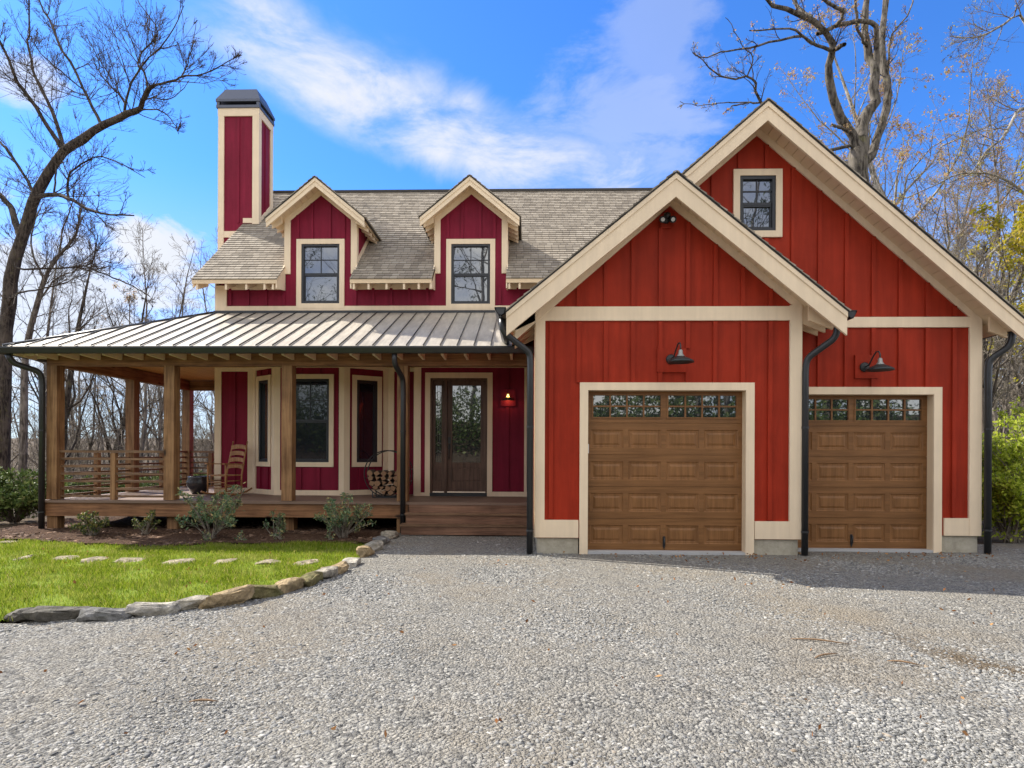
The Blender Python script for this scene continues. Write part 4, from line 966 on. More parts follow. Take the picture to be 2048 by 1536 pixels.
P = scatter(near, 380000, lambda q: np.clip((4.6 / np.hypot(q[:, 0], q[:, 1]))**2.0, .05, 1) * soil(q))
sz = np.clip(NR.lognormal(math.log(.0118), .42, len(P)), .006, .036); sz *= np.clip(.8 + .05 * P[:, 1], .9, 1.3) * (.7 + .38 * pat(P))
tag(pebbles('gravel_stones', P, sz, .34, 'stones', .3, .34), 'loose grey and white crushed gravel covering the driveway', 'gravel', kind='stuff')
P = scatter(mulch, 9000, lambda q: (q[:, 1] < 12.2) * 1.0)
tag(pebbles('mulch_chips', P, NR.uniform(.03, .09, len(P)), .22, 'chips', 1.2, .5), 'shredded brown bark mulch covering the planting bed', 'mulch', kind='stuff')
# grass blades
def grass(P, hmin, hmax, wd):
    n = len(P); h = NR.uniform(hmin, hmax, n); a = NR.uniform(0, 6.28, n); b = NR.uniform(0, 6.28, n); l = h * NR.uniform(.15, .75, n)
    base = np.concatenate([P, (gz(P[:, 0], P[:, 1]) + .008)[:, None]], 1); dx = np.stack([np.cos(a), np.sin(a), a * 0], 1) * wd[:, None]; ln = np.stack([np.cos(b) * l, np.sin(b) * l, h], 1)
    V = np.stack([base - dx, base + dx, base + ln * .55 + dx * .7 + np.array([0, 0, .01]), base + ln, base + ln * .55 - dx * .7 + np.array([0, 0, .01])], 1)
    F = np.arange(n * 5).reshape(n, 5); return V.reshape(-1, 3), F
pad_px = [(52, 1118, 60), (129, 1119, 115), (189, 1123, 115), (256, 1123, 140), (353, 1127, 165), (449, 1126, 110), (535, 1127, 140), (611, 1128, 115), (12, 1087, 90)]
PADS = []
for px, py, wpx in pad_px:
    c = gp(px, py); PADS.append((c.x, c.y, wpx / 2.56 / FPX * c.y / 2))
def offpads(q):
    k = np.ones(len(q))
    for x, y, r in PADS: k *= np.where(((q[:, 0] - x) / (r * 1.02))**2 + ((q[:, 1] - y) / .21)**2 < 1, .02, 1)
    cl = -1.1 * (np.sin(q[:, 0] * 5.3 + 2 * np.sin(q[:, 1] * 2.2)) * np.sin(q[:, 1] * 6.1 + q[:, 0] * 2) > .62) + np.sin(q[:, 0] * 3.1) * np.sin(q[:, 1] * 4.3 + q[:, 0]) + .5 * np.sin(q[:, 0] * 8 + q[:, 1] * 5)
    return k * np.clip(.62 + .3 * cl, .12, 1)
P = scatter(lawn, 120000, offpads); V, F = grass(P, .018, .07, NR.uniform(.002, .0042, len(P)))
tuft = NR.uniform(0, 1, len(P)); tag(npmesh('grass', V, F, 'grass'), 'bright green spring grass growing on the front lawn', 'grass', kind='stuff')

def rock(name, c, L, wd, h, ang, m, label, cat, group, seed, flat=False):
    rg = np.random.default_rng(seed); bm = bmesh.new(); bmesh.ops.create_icosphere(bm, subdivisions=3, radius=1)
    pl = [(rg.normal(0, 1, 3), rg.uniform(.62, .92) if flat else rg.uniform(.86, 1.12)) for _ in range(11)]; pl = [(n / np.linalg.norm(n), d) for n, d in pl]
    sc = np.array([L / 2, wd / 2, h / 2]); ph = rg.uniform(0, 6, 3); ca, sa = math.cos(ang), math.sin(ang)
    for v in bm.verts:
        p = np.array(v.co); p = np.sign(p) * np.abs(p)**(.62 if flat else .45)
        for n, d in pl:
            q = p @ n
            if q > d: p = p - n * (q - d)
        p = p * (1 + .07 * math.sin(p[0] * 5 + ph[0]) * math.sin(p[1] * 4 + ph[1]) + .05 * math.sin(p[0] * 11 + p[2] * 9 + ph[2]) + (0 if flat else .06 * math.sin(p[0] * 3.3 + ph[1] * 2) * (p[2] > 0))); p = p * sc
        if not flat: p[2] += .12 * h * math.sin(p[0] / L * 5 + ph[0])
        p[1] += (0 if flat else .10 * wd * math.sin(p[0] / L * 6 + ph[2])); v.co = (p[0] * ca - p[1] * sa, p[0] * sa + p[1] * ca, p[2])
    me = bpy.data.meshes.new(name); bm.to_mesh(me); bm.free(); me.materials.append(MT[m])
    o = bpy.data.objects.new(name, me); COL.objects.link(o); o.location = c
    return tag(o, label, cat, group)
stones = [  # edge pixel x centre, bottom y, width, height in photo px, material, label
    (27, 1246, 60, 24, 'rock_dark', 'dark mossy edging stone at the far left end of the lawn border'), (104, 1245, 100, 26, 'rock_dark', 'long near-black edging stone, second from the left end of the border'),
    (201, 1242, 97, 24, 'rock_slate', 'blue-grey slab edging stone between the black stone and the whitish one'), (291, 1234, 90, 26, 'rock_pale', 'whitish rounded edging stone, palest along the curve of lawn'),
    (367, 1221, 78, 23, 'rock_grey', 'grey-tan wedge edging stone right of the whitish one'), (451, 1212, 84, 30, 'rock_tan', 'large tan angular edging stone at the middle of the curve'),
    (518, 1198, 56, 28, 'rock_olive', 'tall olive-brown mossy edging stone beside the large tan one'), (570, 1183, 53, 21, 'rock_tan', 'small light tan rounded edging stone after the olive one'),
    (613, 1170, 44, 20, 'rock_olive', 'low brown mossy edging stone where the border begins to straighten'), (645, 1158, 38, 20, 'rock_grey', 'squat grey edging stone below the last stepping stone'),
    (670, 1147, 32, 22, 'rock_tan', 'upright brown edging block beside the flat pale slab'), (697, 1134, 46, 13, 'rock_pale', 'flat pale slab stone lying on the gravel edge'),
    (727, 1114, 30, 20, 'rock_tan', 'tan edging block at the corner of grass and mulch'), (744, 1103, 29, 18, 'rock_grey', 'grey edging block against the mulch, third from the steps'),
    (760, 1089, 29, 17, 'rock_slate', 'slate-coloured edging block, second from the porch steps'), (781, 1077, 38, 17, 'rock_grey', 'edging stone nearest the porch steps and downspout')]
for i, (px, py, wp, hp, m, lab) in enumerate(stones):
    c = gp(px, py); k = c.y / FPX; L = wp * k * (.97 if i != 1 else 1.0)
    j0 = gp(px - 15, py); a = edge_px
    tx, ty = EDGE[min(i + 2, 17)] .x - EDGE[i].x, EDGE[min(i + 2, 17)].y - EDGE[i].y
    ang = math.atan2(ty, tx); ang = max(-.9, min(1.45, ang)); L = min(.52, L / max(.45, abs(math.cos(ang)))) if ang < 1.0 else .46
    wd = .16 if ang < 1. else .22; h = hp * k * 1.12
    rock('edging_stone', (c.x, c.y + .07 + .02 * math.sin(i * 2.3), c.z + h * (.34 + .05 * math.sin(i * 1.7))), L, wd, h * (1 + .12 * math.sin(i * 2.9)), ang + .07 * math.sin(i * 4.1), m, lab, 'edging stone', 'stones edging the lawn', 40 + i)
pl_ = ['small flat stepping stone near the left picture edge', 'broad pale stepping stone, second in the lawn row from the left', 'flat stepping stone, third in the lawn row', 'wide stepping stone below the small leafy shrub', 'widest stepping stone in the middle of the lawn row', 'narrow stepping stone with dry leaves behind it, right of the widest one', 'pale stepping stone, second from the right end of the lawn row', 'stepping stone at the right end of the row near the edging', 'flat path stone lying by the far left mulch edge']
for (x, y, r), lab, i in zip(PADS, pl_, range(9)):
    rock('stepping_stone', (x, y, float(gz(x, y)) + .016), r * 2.1, .44, .06, NR.uniform(-.15, .15), 'rock_flag', lab, 'stepping stone', 'stepping stones across the lawn', 80 + i, True)
# sticks on the gravel
for (px, py, L, a, lab) in ((1640, 1287, .42, -.25, 'long thin tan stick lying on the gravel before the garage'), (1652, 1316, .24, .5, 'short curled orange-brown bark piece on the gravel'), (408, 1409, .17, .1, 'small reddish twig lying in the left foreground gravel'), (1808, 1331, .2, -.4, 'pale straw twig on the gravel by the worn track')):
    c = gp(px, py); mb = MB(); d = Vector((math.cos(a), math.sin(a), 0)); s_ = Vector((-d.y, d.x, 0))
    mb.tube([c + d * (t - .5) * L + s_ * .04 * L * math.sin(t * 5) + Vector((0, 0, .018 + .008 * math.sin(t * 3))) for t in (0, .2, .4, .6, .8, 1)], [.003, .006, .007, .007, .005, .002], 6)
    tag(mb.build('stick', 'stick'), lab, 'stick')
def leafcards(P, size, m, name, parent=None, updir=None, asp=.5, quad=True):
    """small folded leaves with random orientation"""
    n = len(P); a = NR.normal(0, 1, (n, 3)); 
    if updir is not None: a = a + np.asarray(updir) * 1.0
    a /= np.linalg.norm(a, axis=1)[:, None]; b = np.cross(a, NR.normal(0, 1, (n, 3))); b /= np.linalg.norm(b, axis=1)[:, None] + 1e-9
    s = size[:, None]
    V = np.stack([P, P + a * s * .5 + b * s * asp * .5, P + a * s, P + a * s * .5 - b * s * asp * .5], 1)
    return npmesh(name, V.reshape(-1, 3), np.arange(n * 4).reshape(n, 4), m, parent)
q = np.concatenate([scatter([(1.0, 9.25), (7, 9.6), (7, 9.1), (4.2, 8.6), (.6, 9.0)], 160), scatter([(-4, 3), (4, 3), (7, 9), (0, 11)], 130), scatter(lawn, 260)])
Pq = np.concatenate([q, (gz(q[:, 0], q[:, 1]) + .03)[:, None]], 1)
tag(leafcards(Pq, NR.uniform(.025, .06, len(q)), 'leaf_dead', 'fallen_leaves'), 'dry orange-brown leaves scattered on gravel and lawn', 'leaves', kind='stuff')

# ------------------------------------------------------------------ plants
class Tubes:
    def __init__(s): s.b = {}
    def add(s, P, R, n):            # P (N,k,3) R (N,k)
        s.b.setdefault((P.shape[1], n), []).append((P, R))
    def build(s, name, m, parent=None):
        VV, FF, off = [], [], 0
        for (k, n), L in s.b.items():
            P = np.concatenate([p for p, r in L]); R = np.concatenate([r for p, r in L]); N = len(P)
            T = np.gradient(P, axis=1); T /= np.linalg.norm(T, axis=2, keepdims=True) + 1e-9
            d0 = T[:, :1]; ref = np.where(np.abs(d0[..., 2:3]) < .8, np.array([0, 0, 1.]), np.array([1., 0, 0]))
            A = np.cross(T, ref); A /= np.linalg.norm(A, axis=2, keepdims=True) + 1e-9; B = np.cross(T, A)
            th = np.arange(n) * 2 * np.pi / n
            V = P[:, :, None] + R[:, :, None, None] * (A[:, :, None] * np.cos(th)[:, None] + B[:, :, None] * np.sin(th)[:, None])
            I = np.arange(N * k * n).reshape(N, k, n) + off; J = np.roll(I, -1, 2)
            FF.append(np.stack([I[:, :-1], J[:, :-1], J[:, 1:], I[:, 1:]], -1).reshape(-1, 4)); VV.append(V.reshape(-1, 3)); off += N * k * n
        return npmesh(name, np.concatenate(VV), np.concatenate(FF), m, parent, True)
def nrm(v): return v / (np.linalg.norm(v, axis=-1, keepdims=True) + 1e-9)
def sprout(rg, P, R, k, lf, ang, seg, tmin=.25, wander=.25, upb=.15, rf=.55, rmin=.004, L0=None, jit=.35):
    """children of a set of branches: P (N,n,3), R (N,n)"""
    N, n, _ = P.shape; t = rg.uniform(tmin, .98, (N, k)) * (n - 1); i = np.minimum(t.astype(int), n - 2); f = (t - i)[..., None]
    ar = np.arange(N)[:, None]; p = P[ar, i] * (1 - f) + P[ar, i + 1] * f; r = (R[ar, i] * (1 - f[..., 0]) + R[ar, i + 1] * f[..., 0])
    tan = nrm(P[ar, i + 1] - P[ar, i]); ln = np.linalg.norm(np.diff(P, axis=1), axis=2).sum(1) if L0 is None else np.full(N, L0)
    pr = nrm(np.cross(tan, rg.normal(0, 1, tan.shape))); a = rg.normal(ang, .22, (N, k))[..., None]
    d = nrm(tan * np.cos(a) + pr * np.sin(a) + np.array([0, 0, upb]))
    L = (ln[:, None] * lf * (1.2 - t / (n - 1)) * rg.uniform(1 - jit, 1 + jit, (N, k))).reshape(-1)
    p = p.reshape(-1, 3); d = d.reshape(-1, 3); r = np.maximum(r.reshape(-1) * rf, rmin); out = [p]
    for s_ in range(seg):
        d = nrm(d + rg.normal(0, wander, d.shape) + np.array([0, 0, upb * .5])); p = p + d * (L / seg)[:, None]; out.append(p)
    Q = np.stack(out, 1); RR = r[:, None] * np.linspace(1, .16, seg + 1)[None]
    return Q, np.maximum(RR, rmin * .55)
def stem(rg, base, h, r, lean=(0, 0), seg=10, wander=.05):
    d = np.array([lean[0], lean[1], 1.]); d /= np.linalg.norm(d); p = np.array(base, float); out = [p.copy()]
    for _ in range(seg): d = nrm(d + rg.normal(0, wander, 3) * np.array([1, 1, .3])); p = p + d * h / seg; out.append(p.copy())
    return np.array(out)[None], (r * np.linspace(1, .03, seg + 1)**.85)[None]
def bare_tree(name, label, base, h, r, seed, lean=(0, 0), bark='bark_grey', twig='twig', lv=(9, 6, 6), leaf=None, nleaf=0, lsize=(.05, .1), group=None, tmin=.3, upb=.2, wander=.05, cat='tree', rmin=.006):
    rg = np.random.default_rng(seed); t = thing(name, label, cat, tuple(base), group)
    P, R = stem(rg, base, h, r, lean, 12, wander); tk = Tubes(); tk.add(P, R, 8)
    P1, R1 = sprout(rg, P, R, int(lv[0] * 1.6), .40, .85, 6, tmin, .2, upb, .42, rmin * 2); tk.add(P1, R1, 5); tk.build('trunk', bark, t)
    br = Tubes(); P2, R2 = sprout(rg, P1, R1, lv[1], .52, .75, 5, .15, .25, upb * .8, .5, rmin * 1.3); br.add(P2, R2, 4)
    P3, R3 = sprout(rg, P2, R2, lv[2], .5, .7, 3, .15, .28, upb * .6, .55, rmin); br.add(P3, R3, 3); P4, R4 = sprout(rg, P3, R3, 3, .62, .65, 2, .2, .3, .1, .7, rmin * .75); br.add(P4, R4, 3)
    br.build('crown', twig, t)
    if leaf:
        pts = P4[:, 1:].reshape(-1, 3); sub = rg.integers(0, len(pts), max(60, nleaf // 9)); i = sub[rg.integers(0, len(sub), nleaf)]; q = pts[i] + rg.normal(0, .085, (nleaf, 3))
        leafcards(q, rg.uniform(*lsize, nleaf), leaf, 'leaves', t, (0, 0, -.3), .6)
    return t
def traced_tree(name, label, base, limbs, Y, seed, bark, twig, kids=(7, 5, 4), L0=None, zj=.9, leaf=None, nleaf=0, rmin=.006, lf=(.34, .5, .5), wd=.2, last=True):
    """limbs: list of (pixel polyline, w0 px, w1 px, depth drift)"""
    rg = np.random.default_rng(seed); t = thing(name, label, 'tree', tuple(base)); k = Y / FPX; tk = Tubes(); Q = []; depth = {}
    for pts, w0, w1, dr in limbs:
        n = len(pts); start = depth.get(pts[0], None)
        y0 = Y if start is None else start; W = []
        for i, q in enumerate(pts):
            y = y0 + dr * i / max(1, n - 1); depth.setdefault(q, y); W.append(np.array(at(*q, y)))
        W = np.array(W); tt = np.linspace(0, n - 1, 14); i = np.minimum(tt.astype(int), n - 2); f = (tt - i)[:, None]
        # catmull-rom through the traced points
        a = W[np.maximum(i - 1, 0)]; b = W[i]; c = W[i + 1]; d = W[np.minimum(i + 2, n - 1)]
        C = .5 * (2 * b + (c - a) * f + (2 * a - 5 * b + 4 * c - d) * f**2 + (3 * b - a - 3 * c + d) * f**3)
        C[1:-1] += rg.normal(0, .012, (12, 3)) * np.array([1, 1, 1]); R = np.linspace(w0, w1, 14) * k / 2
        R = R * (1 + rg.normal(0, .05, 14)); tk.add(C[None], R[None], 10 if w0 > 12 else 7)
        if w0 < 20: Q.append((C, R, np.linalg.norm(np.diff(C, axis=0), axis=1).sum()))
    tk.build('trunk', bark, t); br = Tubes(); leafpts = []
    for C, R, ln in Q:
        P1, R1 = sprout(rg, C[None], np.minimum(R, .03)[None], max(4, int(kids[0] * ln / 2)), lf[0], .72, 6, .12, wd, .12, .55, rmin * 1.5, L0=min(ln, 5.))
        P2, R2 = sprout(rg, P1, R1, kids[1], lf[1], .65, 4, .08, wd * 1.1, .12, .6, rmin); P3, R3 = sprout(rg, P2, R2, kids[2], lf[2], .6, 3, .05, wd * 1.2, .1, .7, rmin * .8)
        br.add(P1, R1, 4); br.add(P2, R2, 3); br.add(P3, R3, 3); P4, R4 = sprout(rg, P3, R3, 2 if last else 1, .6, .6, 2, .1, .2, .1, .8, rmin * .6); br.add(P4, R4, 3); leafpts.append(P4[:, -1])
    br.build('crown', twig, t)
    if leaf:
        pts = np.concatenate(leafpts); i = rg.integers(0, len(pts), nleaf); leafcards(pts[i] + rg.normal(0, .03, (nleaf, 3)), rg.uniform(.03, .06, nleaf), leaf, 'leaves', t, None, .6)
    return t
def gbase(px, Y):
    p = at(px, 906, Y); return (p.x, Y, float(gz(p.x, Y)) - .05)
# big leaning tree on the left
TL = [
 ([(2, 1060), (4, 900), (11, 710), (15, 628), (20, 573), (30, 519), (44, 475), (57, 431), (71, 393), (90, 360), (109, 327), (127, 303)], 29, 16, 0),
 ([(127, 303), (161, 281), (204, 253), (248, 230), (276, 221), (287, 200), (295, 178), (310, 170)], 18, 6, -1.5),
 ([(310, 170), (349, 161), (360, 155), (409, 148), (448, 127), (473, 114)], 4.5, 1.2, -.8),
 ([(127, 303), (118, 258), (103, 217), (82, 178), (67, 146), (62, 120), (54, 86), (58, 62), (58, -10)], 8, 3, 1.5),
 ([(127, 303), (97, 256), (75, 219), (49, 183), (32, 157), (17, 118), (2, 86), (-9, 64)], 9, 3.5, -1.5),
 ([(204, 253), (185, 215), (168, 180), (146, 133), (120, 95), (105, 52), (86, 19), (75, -8)], 6.5, 3, 1.4),
 ([(168, 180), (129, 148), (95, 120), (71, 92), (58, 77)], 3, 1.5, .8),
 ([(248, 230), (248, 204), (235, 185), (220, 170), (198, 144), (196, 116), (172, 71)], 4.5, 1.5, 1.0),
 ([(248, 230), (261, 170), (278, 140), (293, 120), (312, 103), (340, 69), (357, 37), (368, 11)], 4.5, 1.2, -1.4),
 ([(295, 178), (291, 150), (282, 137), (274, 127), (289, 97), (310, 79), (314, 54), (289, 21), (271, -8)], 4, 1.5, .7),
 ([(360, 155), (370, 140), (379, 114), (387, 86), (392, 45)], 2.5, 1, .5), ([(276, 221), (317, 219), (345, 243), (357, 268)], 3, 1, -1),
 ([(287, 200), (306, 195), (334, 200), (366, 178), (379, 159)], 3, 1, 1),
 ([(71, 393), (109, 389), (137, 396), (169, 415), (205, 427), (268, 431)], 10, 2.5, -2), ([(137, 396), (134, 368), (145, 341), (169, 325), (197, 311), (246, 330), (290, 355)], 5, 1.2, -1.),
 ([(109, 389), (112, 335), (115, 322)], 4, 2, .5), ([(30, 519), (38, 538), (118, 536), (170, 532), (189, 510), (195, 470)], 5, 1.5, -2), ([(170, 532), (191, 541), (232, 557), (273, 576), (300, 593)], 3.5, 1.5, -1),
 ([(44, 475), (33, 453), (22, 415), (0, 390), (-20, 370)], 13, 9, 1), ([(71, 393), (66, 382), (41, 341), (14, 300), (-5, 280)], 7, 4, 1), ([(15, 628), (30, 590), (82, 579), (131, 565), (175, 543)], 4.5, 1.5, -2)]
traced_tree('bare_tree', 'large leaning bare tree at the left picture edge, branching towards the chimney', gbase(4, 20), TL, 20, 3, 'bark_dark', 'twig', (6, 6, 4), rmin=.0075, lf=(.46, .62, .62), wd=.11, last=False)
# gnarled oak behind the garage
TR = [
 ([(1722, 960), (1720, 700), (1720, 500), (1717, 372), (1714, 322), (1722, 280)], 46, 32, 0),
 ([(1717, 322), (1706, 267), (1679, 228), (1664, 186), (1657, 146), (1657, 124), (1667, 99), (1659, 77), (1637, 50), (1607, 32), (1575, 20), (1548, 12), (1531, -5)], 19, 6, -1.5),
 ([(1637, 50), (1622, 37), (1600, 20), (1585, -6)], 9, 7, 1), ([(1667, 99), (1678, 94), (1689, 89)], 9, 7, -.4),
 ([(1667, 99), (1657, 99), (1627, 89), (1607, 72), (1583, 59), (1548, 58), (1499, 61)], 7, 2, -1), ([(1607, 72), (1546, 82), (1494, 97), (1444, 103), (1409, 116), (1385, 105)], 4.5, 1.3, -1),
 ([(1722, 280), (1724, 260), (1731, 230), (1753, 205), (1746, 173), (1753, 139), (1741, 116), (1734, 94), (1729, 54), (1731, 25), (1735, -10)], 25, 10, .5),
 ([(1753, 139), (1753, 87), (1748, 50), (1729, 42), (1701, 45), (1669, 54), (1635, 68)], 11, 7, -1.2), ([(1734, 94), (1726, 82), (1714, 50), (1711, -8)], 6, 5, -.8), ([(1669, 54), (1679, 42), (1687, 22), (1667, 12), (1642, -5)], 7, 6, -.8),
 ([(1722, 322), (1739, 317), (1756, 272), (1771, 223), (1776, 173), (1766, 139), (1763, 87), (1766, 50), (1773, -10)], 17, 12, 1),
 ([(1776, 173), (1778, 120), (1781, 79), (1790, 59), (1818, 27), (1825, -5)], 4.5, 3, 1),
 ([(1706, 290), (1640, 300), (1560, 260), (1521, 205), (1511, 178), (1508, 163), (1494, 153), (1469, 158), (1429, 146), (1409, 124), (1385, 105)], 7, 1.5, -2),
 ([(1494, 153), (1503, 134), (1506, 111), (1486, 94), (1466, 59), (1451, 35)], 3, 1, -.5), ([(1521, 205), (1471, 210), (1451, 223)], 3.5, 1.5, -.4), ([(1521, 205), (1471, 205), (1440, 206), (1400, 210), (1360, 203)], 2.5, 1, -.8),
 ([(1706, 267), (1690, 258), (1664, 250)], 6, 5, -1)]
traced_tree('oak_tree', 'gnarled grey oak with thick twisting limbs rising behind the garage roof', gbase(1722, 17), TR, 17, 8, 'bark_oak', 'twig', (4, 4, 4), leaf='leaf_bud', nleaf=1100, rmin=.005, lf=(.22, .5, .5))
T2 = [([(45, 960), (50, 760), (55, 683), (71, 614), (90, 560), (118, 510), (150, 475), (158, 437), (165, 400)], 15, 2, 0), ([(90, 560), (70, 520), (62, 480), (74, 430), (87, 404)], 5, 2, 1), ([(118, 510), (125, 460), (140, 420), (150, 380)], 4, 1.5, -1), ([(71, 614), (110, 560), (150, 540), (190, 500)], 4, 1.5, -1)]
traced_tree('bare_tree', 'slanting slim bare tree just right of the large leaning one', gbase(45, 22), T2, 22, 14, 'bark_grey', 'twig', (6, 6, 4), rmin=.0075, lf=(.45, .6, .6), wd=.12, last=False)
T3 = [([(2110, 1000), (2105, 700), (2095, 450), (2085, 200), (2070, -20)], 24, 12, 0),
 ([(2095, 450), (2030, 470), (1975, 515), (1930, 560), (1870, 585), (1800, 630), (1745, 640)], 8, 2, -1.2), ([(2105, 700), (2048, 655), (1985, 640), (1930, 650), (1880, 690), (1840, 700)], 6, 1.5, -1.),
 ([(2085, 200), (2050, 215), (2030, 232), (2005, 275), (1975, 300), (1945, 345), (1900, 365)], 7, 2, -1), ([(2095, 450), (2048, 385), (1990, 350), (1930, 345), (1870, 370), (1800, 400)], 6, 1.5, 1.2),
 ([(2085, 200), (2048, 40), (2000, 55), (1950, 75), (1900, 72)], 6, 1.5, -.6), ([(2105, 700), (2050, 590), (2000, 600), (1950, 620), (1900, 610)], 5, 1.5, .8)]
traced_tree('bare_tree', 'tree reaching long bare limbs in from beyond the right picture edge', gbase(2110, 17.5), T3, 17.5, 41, 'bark_pale', 'twig_pale', (6, 6, 5), leaf='leaf_yellow', nleaf=1500, rmin=.006, lf=(.36, .55, .55), wd=.15)
# other trees, left to right
for (px, Y, h, r, lean, seed, bark, twig, lv, leaf, nl, ls, lab) in (
    (95, 26, 13, .22, (.04, 0), 21, 'bark_dark', 'twig', (10, 6, 6), None, 0, None, 'straight dark bare tree seen left of the corner porch post'),
    (205, 27, 12, .17, (.22, 0), 22, 'bark_dark', 'twig', (10, 6, 6), None, 0, None, 'bare tree leaning right, framed in the left porch opening'),
    (300, 29, 12, .17, (-.18, 0), 23, 'bark_dark', 'twig', (10, 6, 6), None, 0, None, 'forked dark bare tree between the second and third porch posts'),
    (330, 38, 14.5, .14, (.05, 0), 24, 'bark_grey', 'twig', (11, 7, 6), None, 0, None, 'slender bare tree whose top shows below the small cloud left of the chimney'),
    (255, 34, 14, .15, (-.05, 0), 25, 'bark_grey', 'twig', (11, 7, 6), 'leaf_bud', 1800, (.05, .1), 'bare tree with faint pink buds above the left porch eave'),
    (160, 40, 16, .18, (.0, 0), 26, 'bark_grey', 'twig', (11, 7, 6), None, 0, None, 'tall pale bare tree standing far behind the left porch corner'),
    (1862, 24, 21, .26, (.02, 0), 31, 'bark_pale', 'twig_pale', (14, 7, 6), 'leaf_bud', 6500, (.06, .13), 'tall straight pale tree with peach buds right of the oak'),
    (1800, 28, 15, .14, (.06, 0), 32, 'bark_grey', 'twig_pale', (11, 7, 6), 'leaf_bud', 4500, (.05, .11), 'thin tree with orange-pink buds between the oak and the tall pale tree'),
    (1962, 18.5, 10.2, .15, (-.03, 0), 33, 'bark_grey', 'twig_pale', (15, 8, 7), 'leaf_yellow', 15000, (.06, .13), 'tree with yellow-green new leaves at the right picture edge'),
    (1925, 31, 15, .16, (.03, 0), 35, 'bark_grey', 'twig_pale', (12, 7, 6), 'leaf_bud', 4000, (.05, .11), 'slim branching tree behind the right rake of the large gable'),
    (1835, 30, 19, .13, (.03, 0), 37, 'bark_pale', 'twig_pale', (14, 8, 6), 'leaf_bud', 2200, (.05, .11), 'slender pale tree just left of the tall straight pale tree'),
    (1905, 27, 17, .14, (.08, 0), 38, 'bark_pale', 'twig_pale', (14, 8, 6), 'leaf_bud', 2200, (.05, .11), 'slender pale tree leaning right of the tall straight pale tree'),
    (2000, 34, 20, .16, (-.03, 0), 39, 'bark_pale', 'twig_pale', (15, 8, 6), 'leaf_bud', 2200, (.05, .11), 'tall fine-twigged tree behind the yellow-green one'),
    (1770, 33, 17, .13, (-.02, 0), 40, 'bark_pale', 'twig_pale', (13, 8, 6), 'leaf_bud', 1200, (.05, .1), 'thin pale tree half hidden behind the oak limbs'),
    (1978, 15, 6.5, .12, (.05, 0), 36, 'bark_dark', 'twig_pale', (12, 7, 6), None, 0, None, 'dark-trunked bare tree close beside the right garage corner')):
    bare_tree('bare_tree', lab, gbase(px, Y), h, r, seed, lean, bark, twig, lv, leaf, nl, ls, upb=.22, tmin=.22, rmin=.0065)

# far wood: many slim trunks and saplings, one mass
rg = np.random.default_rng(77); tk = Tubes(); br = Tubes()
def far(n, azr, Yr, hr, k=(8, 6, 4)):
    for _ in range(n):
        az_ = rad(rg.uniform(*azr)); Y = rg.uniform(*Yr); x = math.tan(az_) * Y; b = (x, Y, float(gz(x, Y)) - .1); h = rg.uniform(*hr)
        P, R = stem(rg, b, h, rg.uniform(.06, .15), rg.normal(0, .08, 2), 8, .07); tk.add(P, R, 5)
        P1, R1 = sprout(rg, P, R, k[0], .4, .8, 5, .12, .22, .22, .5, .012); tk.add(P1, R1, 3)
        P2, R2 = sprout(rg, P1, R1, k[1], .55, .75, 4, .1, .28, .15, .55, .008); P3, R3 = sprout(rg, P2, R2, k[2], .6, .7, 3, .1, .3, .1, .6, .007); br.add(P2, R2, 3); br.add(P3, R3, 3)
far(70, (-44, -24), (24, 50), (7, 13), (10, 7, 5)); far(110, (-44, -24), (50, 95), (9, 16), (9, 6, 4)); far(40, (33, 43), (44, 90), (9, 14), (8, 5, 3)); far(45, (-44, -24), (20, 34), (2.5, 5.5), (10, 6, 5)); far(60, (31, 43), (20, 44), (7, 15), (10, 7, 5)); far(40, (35, 43), (16, 28), (3, 7), (10, 6, 5))
tag(tk.build('wood_trunks', 'bark_grey'), 'mass of slim bare trunks in the woods behind the house', 'woods', kind='stuff')
tag(br.build('wood_twigs', 'twig_pale'), 'tangle of pale bare twigs filling the woods behind the house', 'woods', kind='stuff')

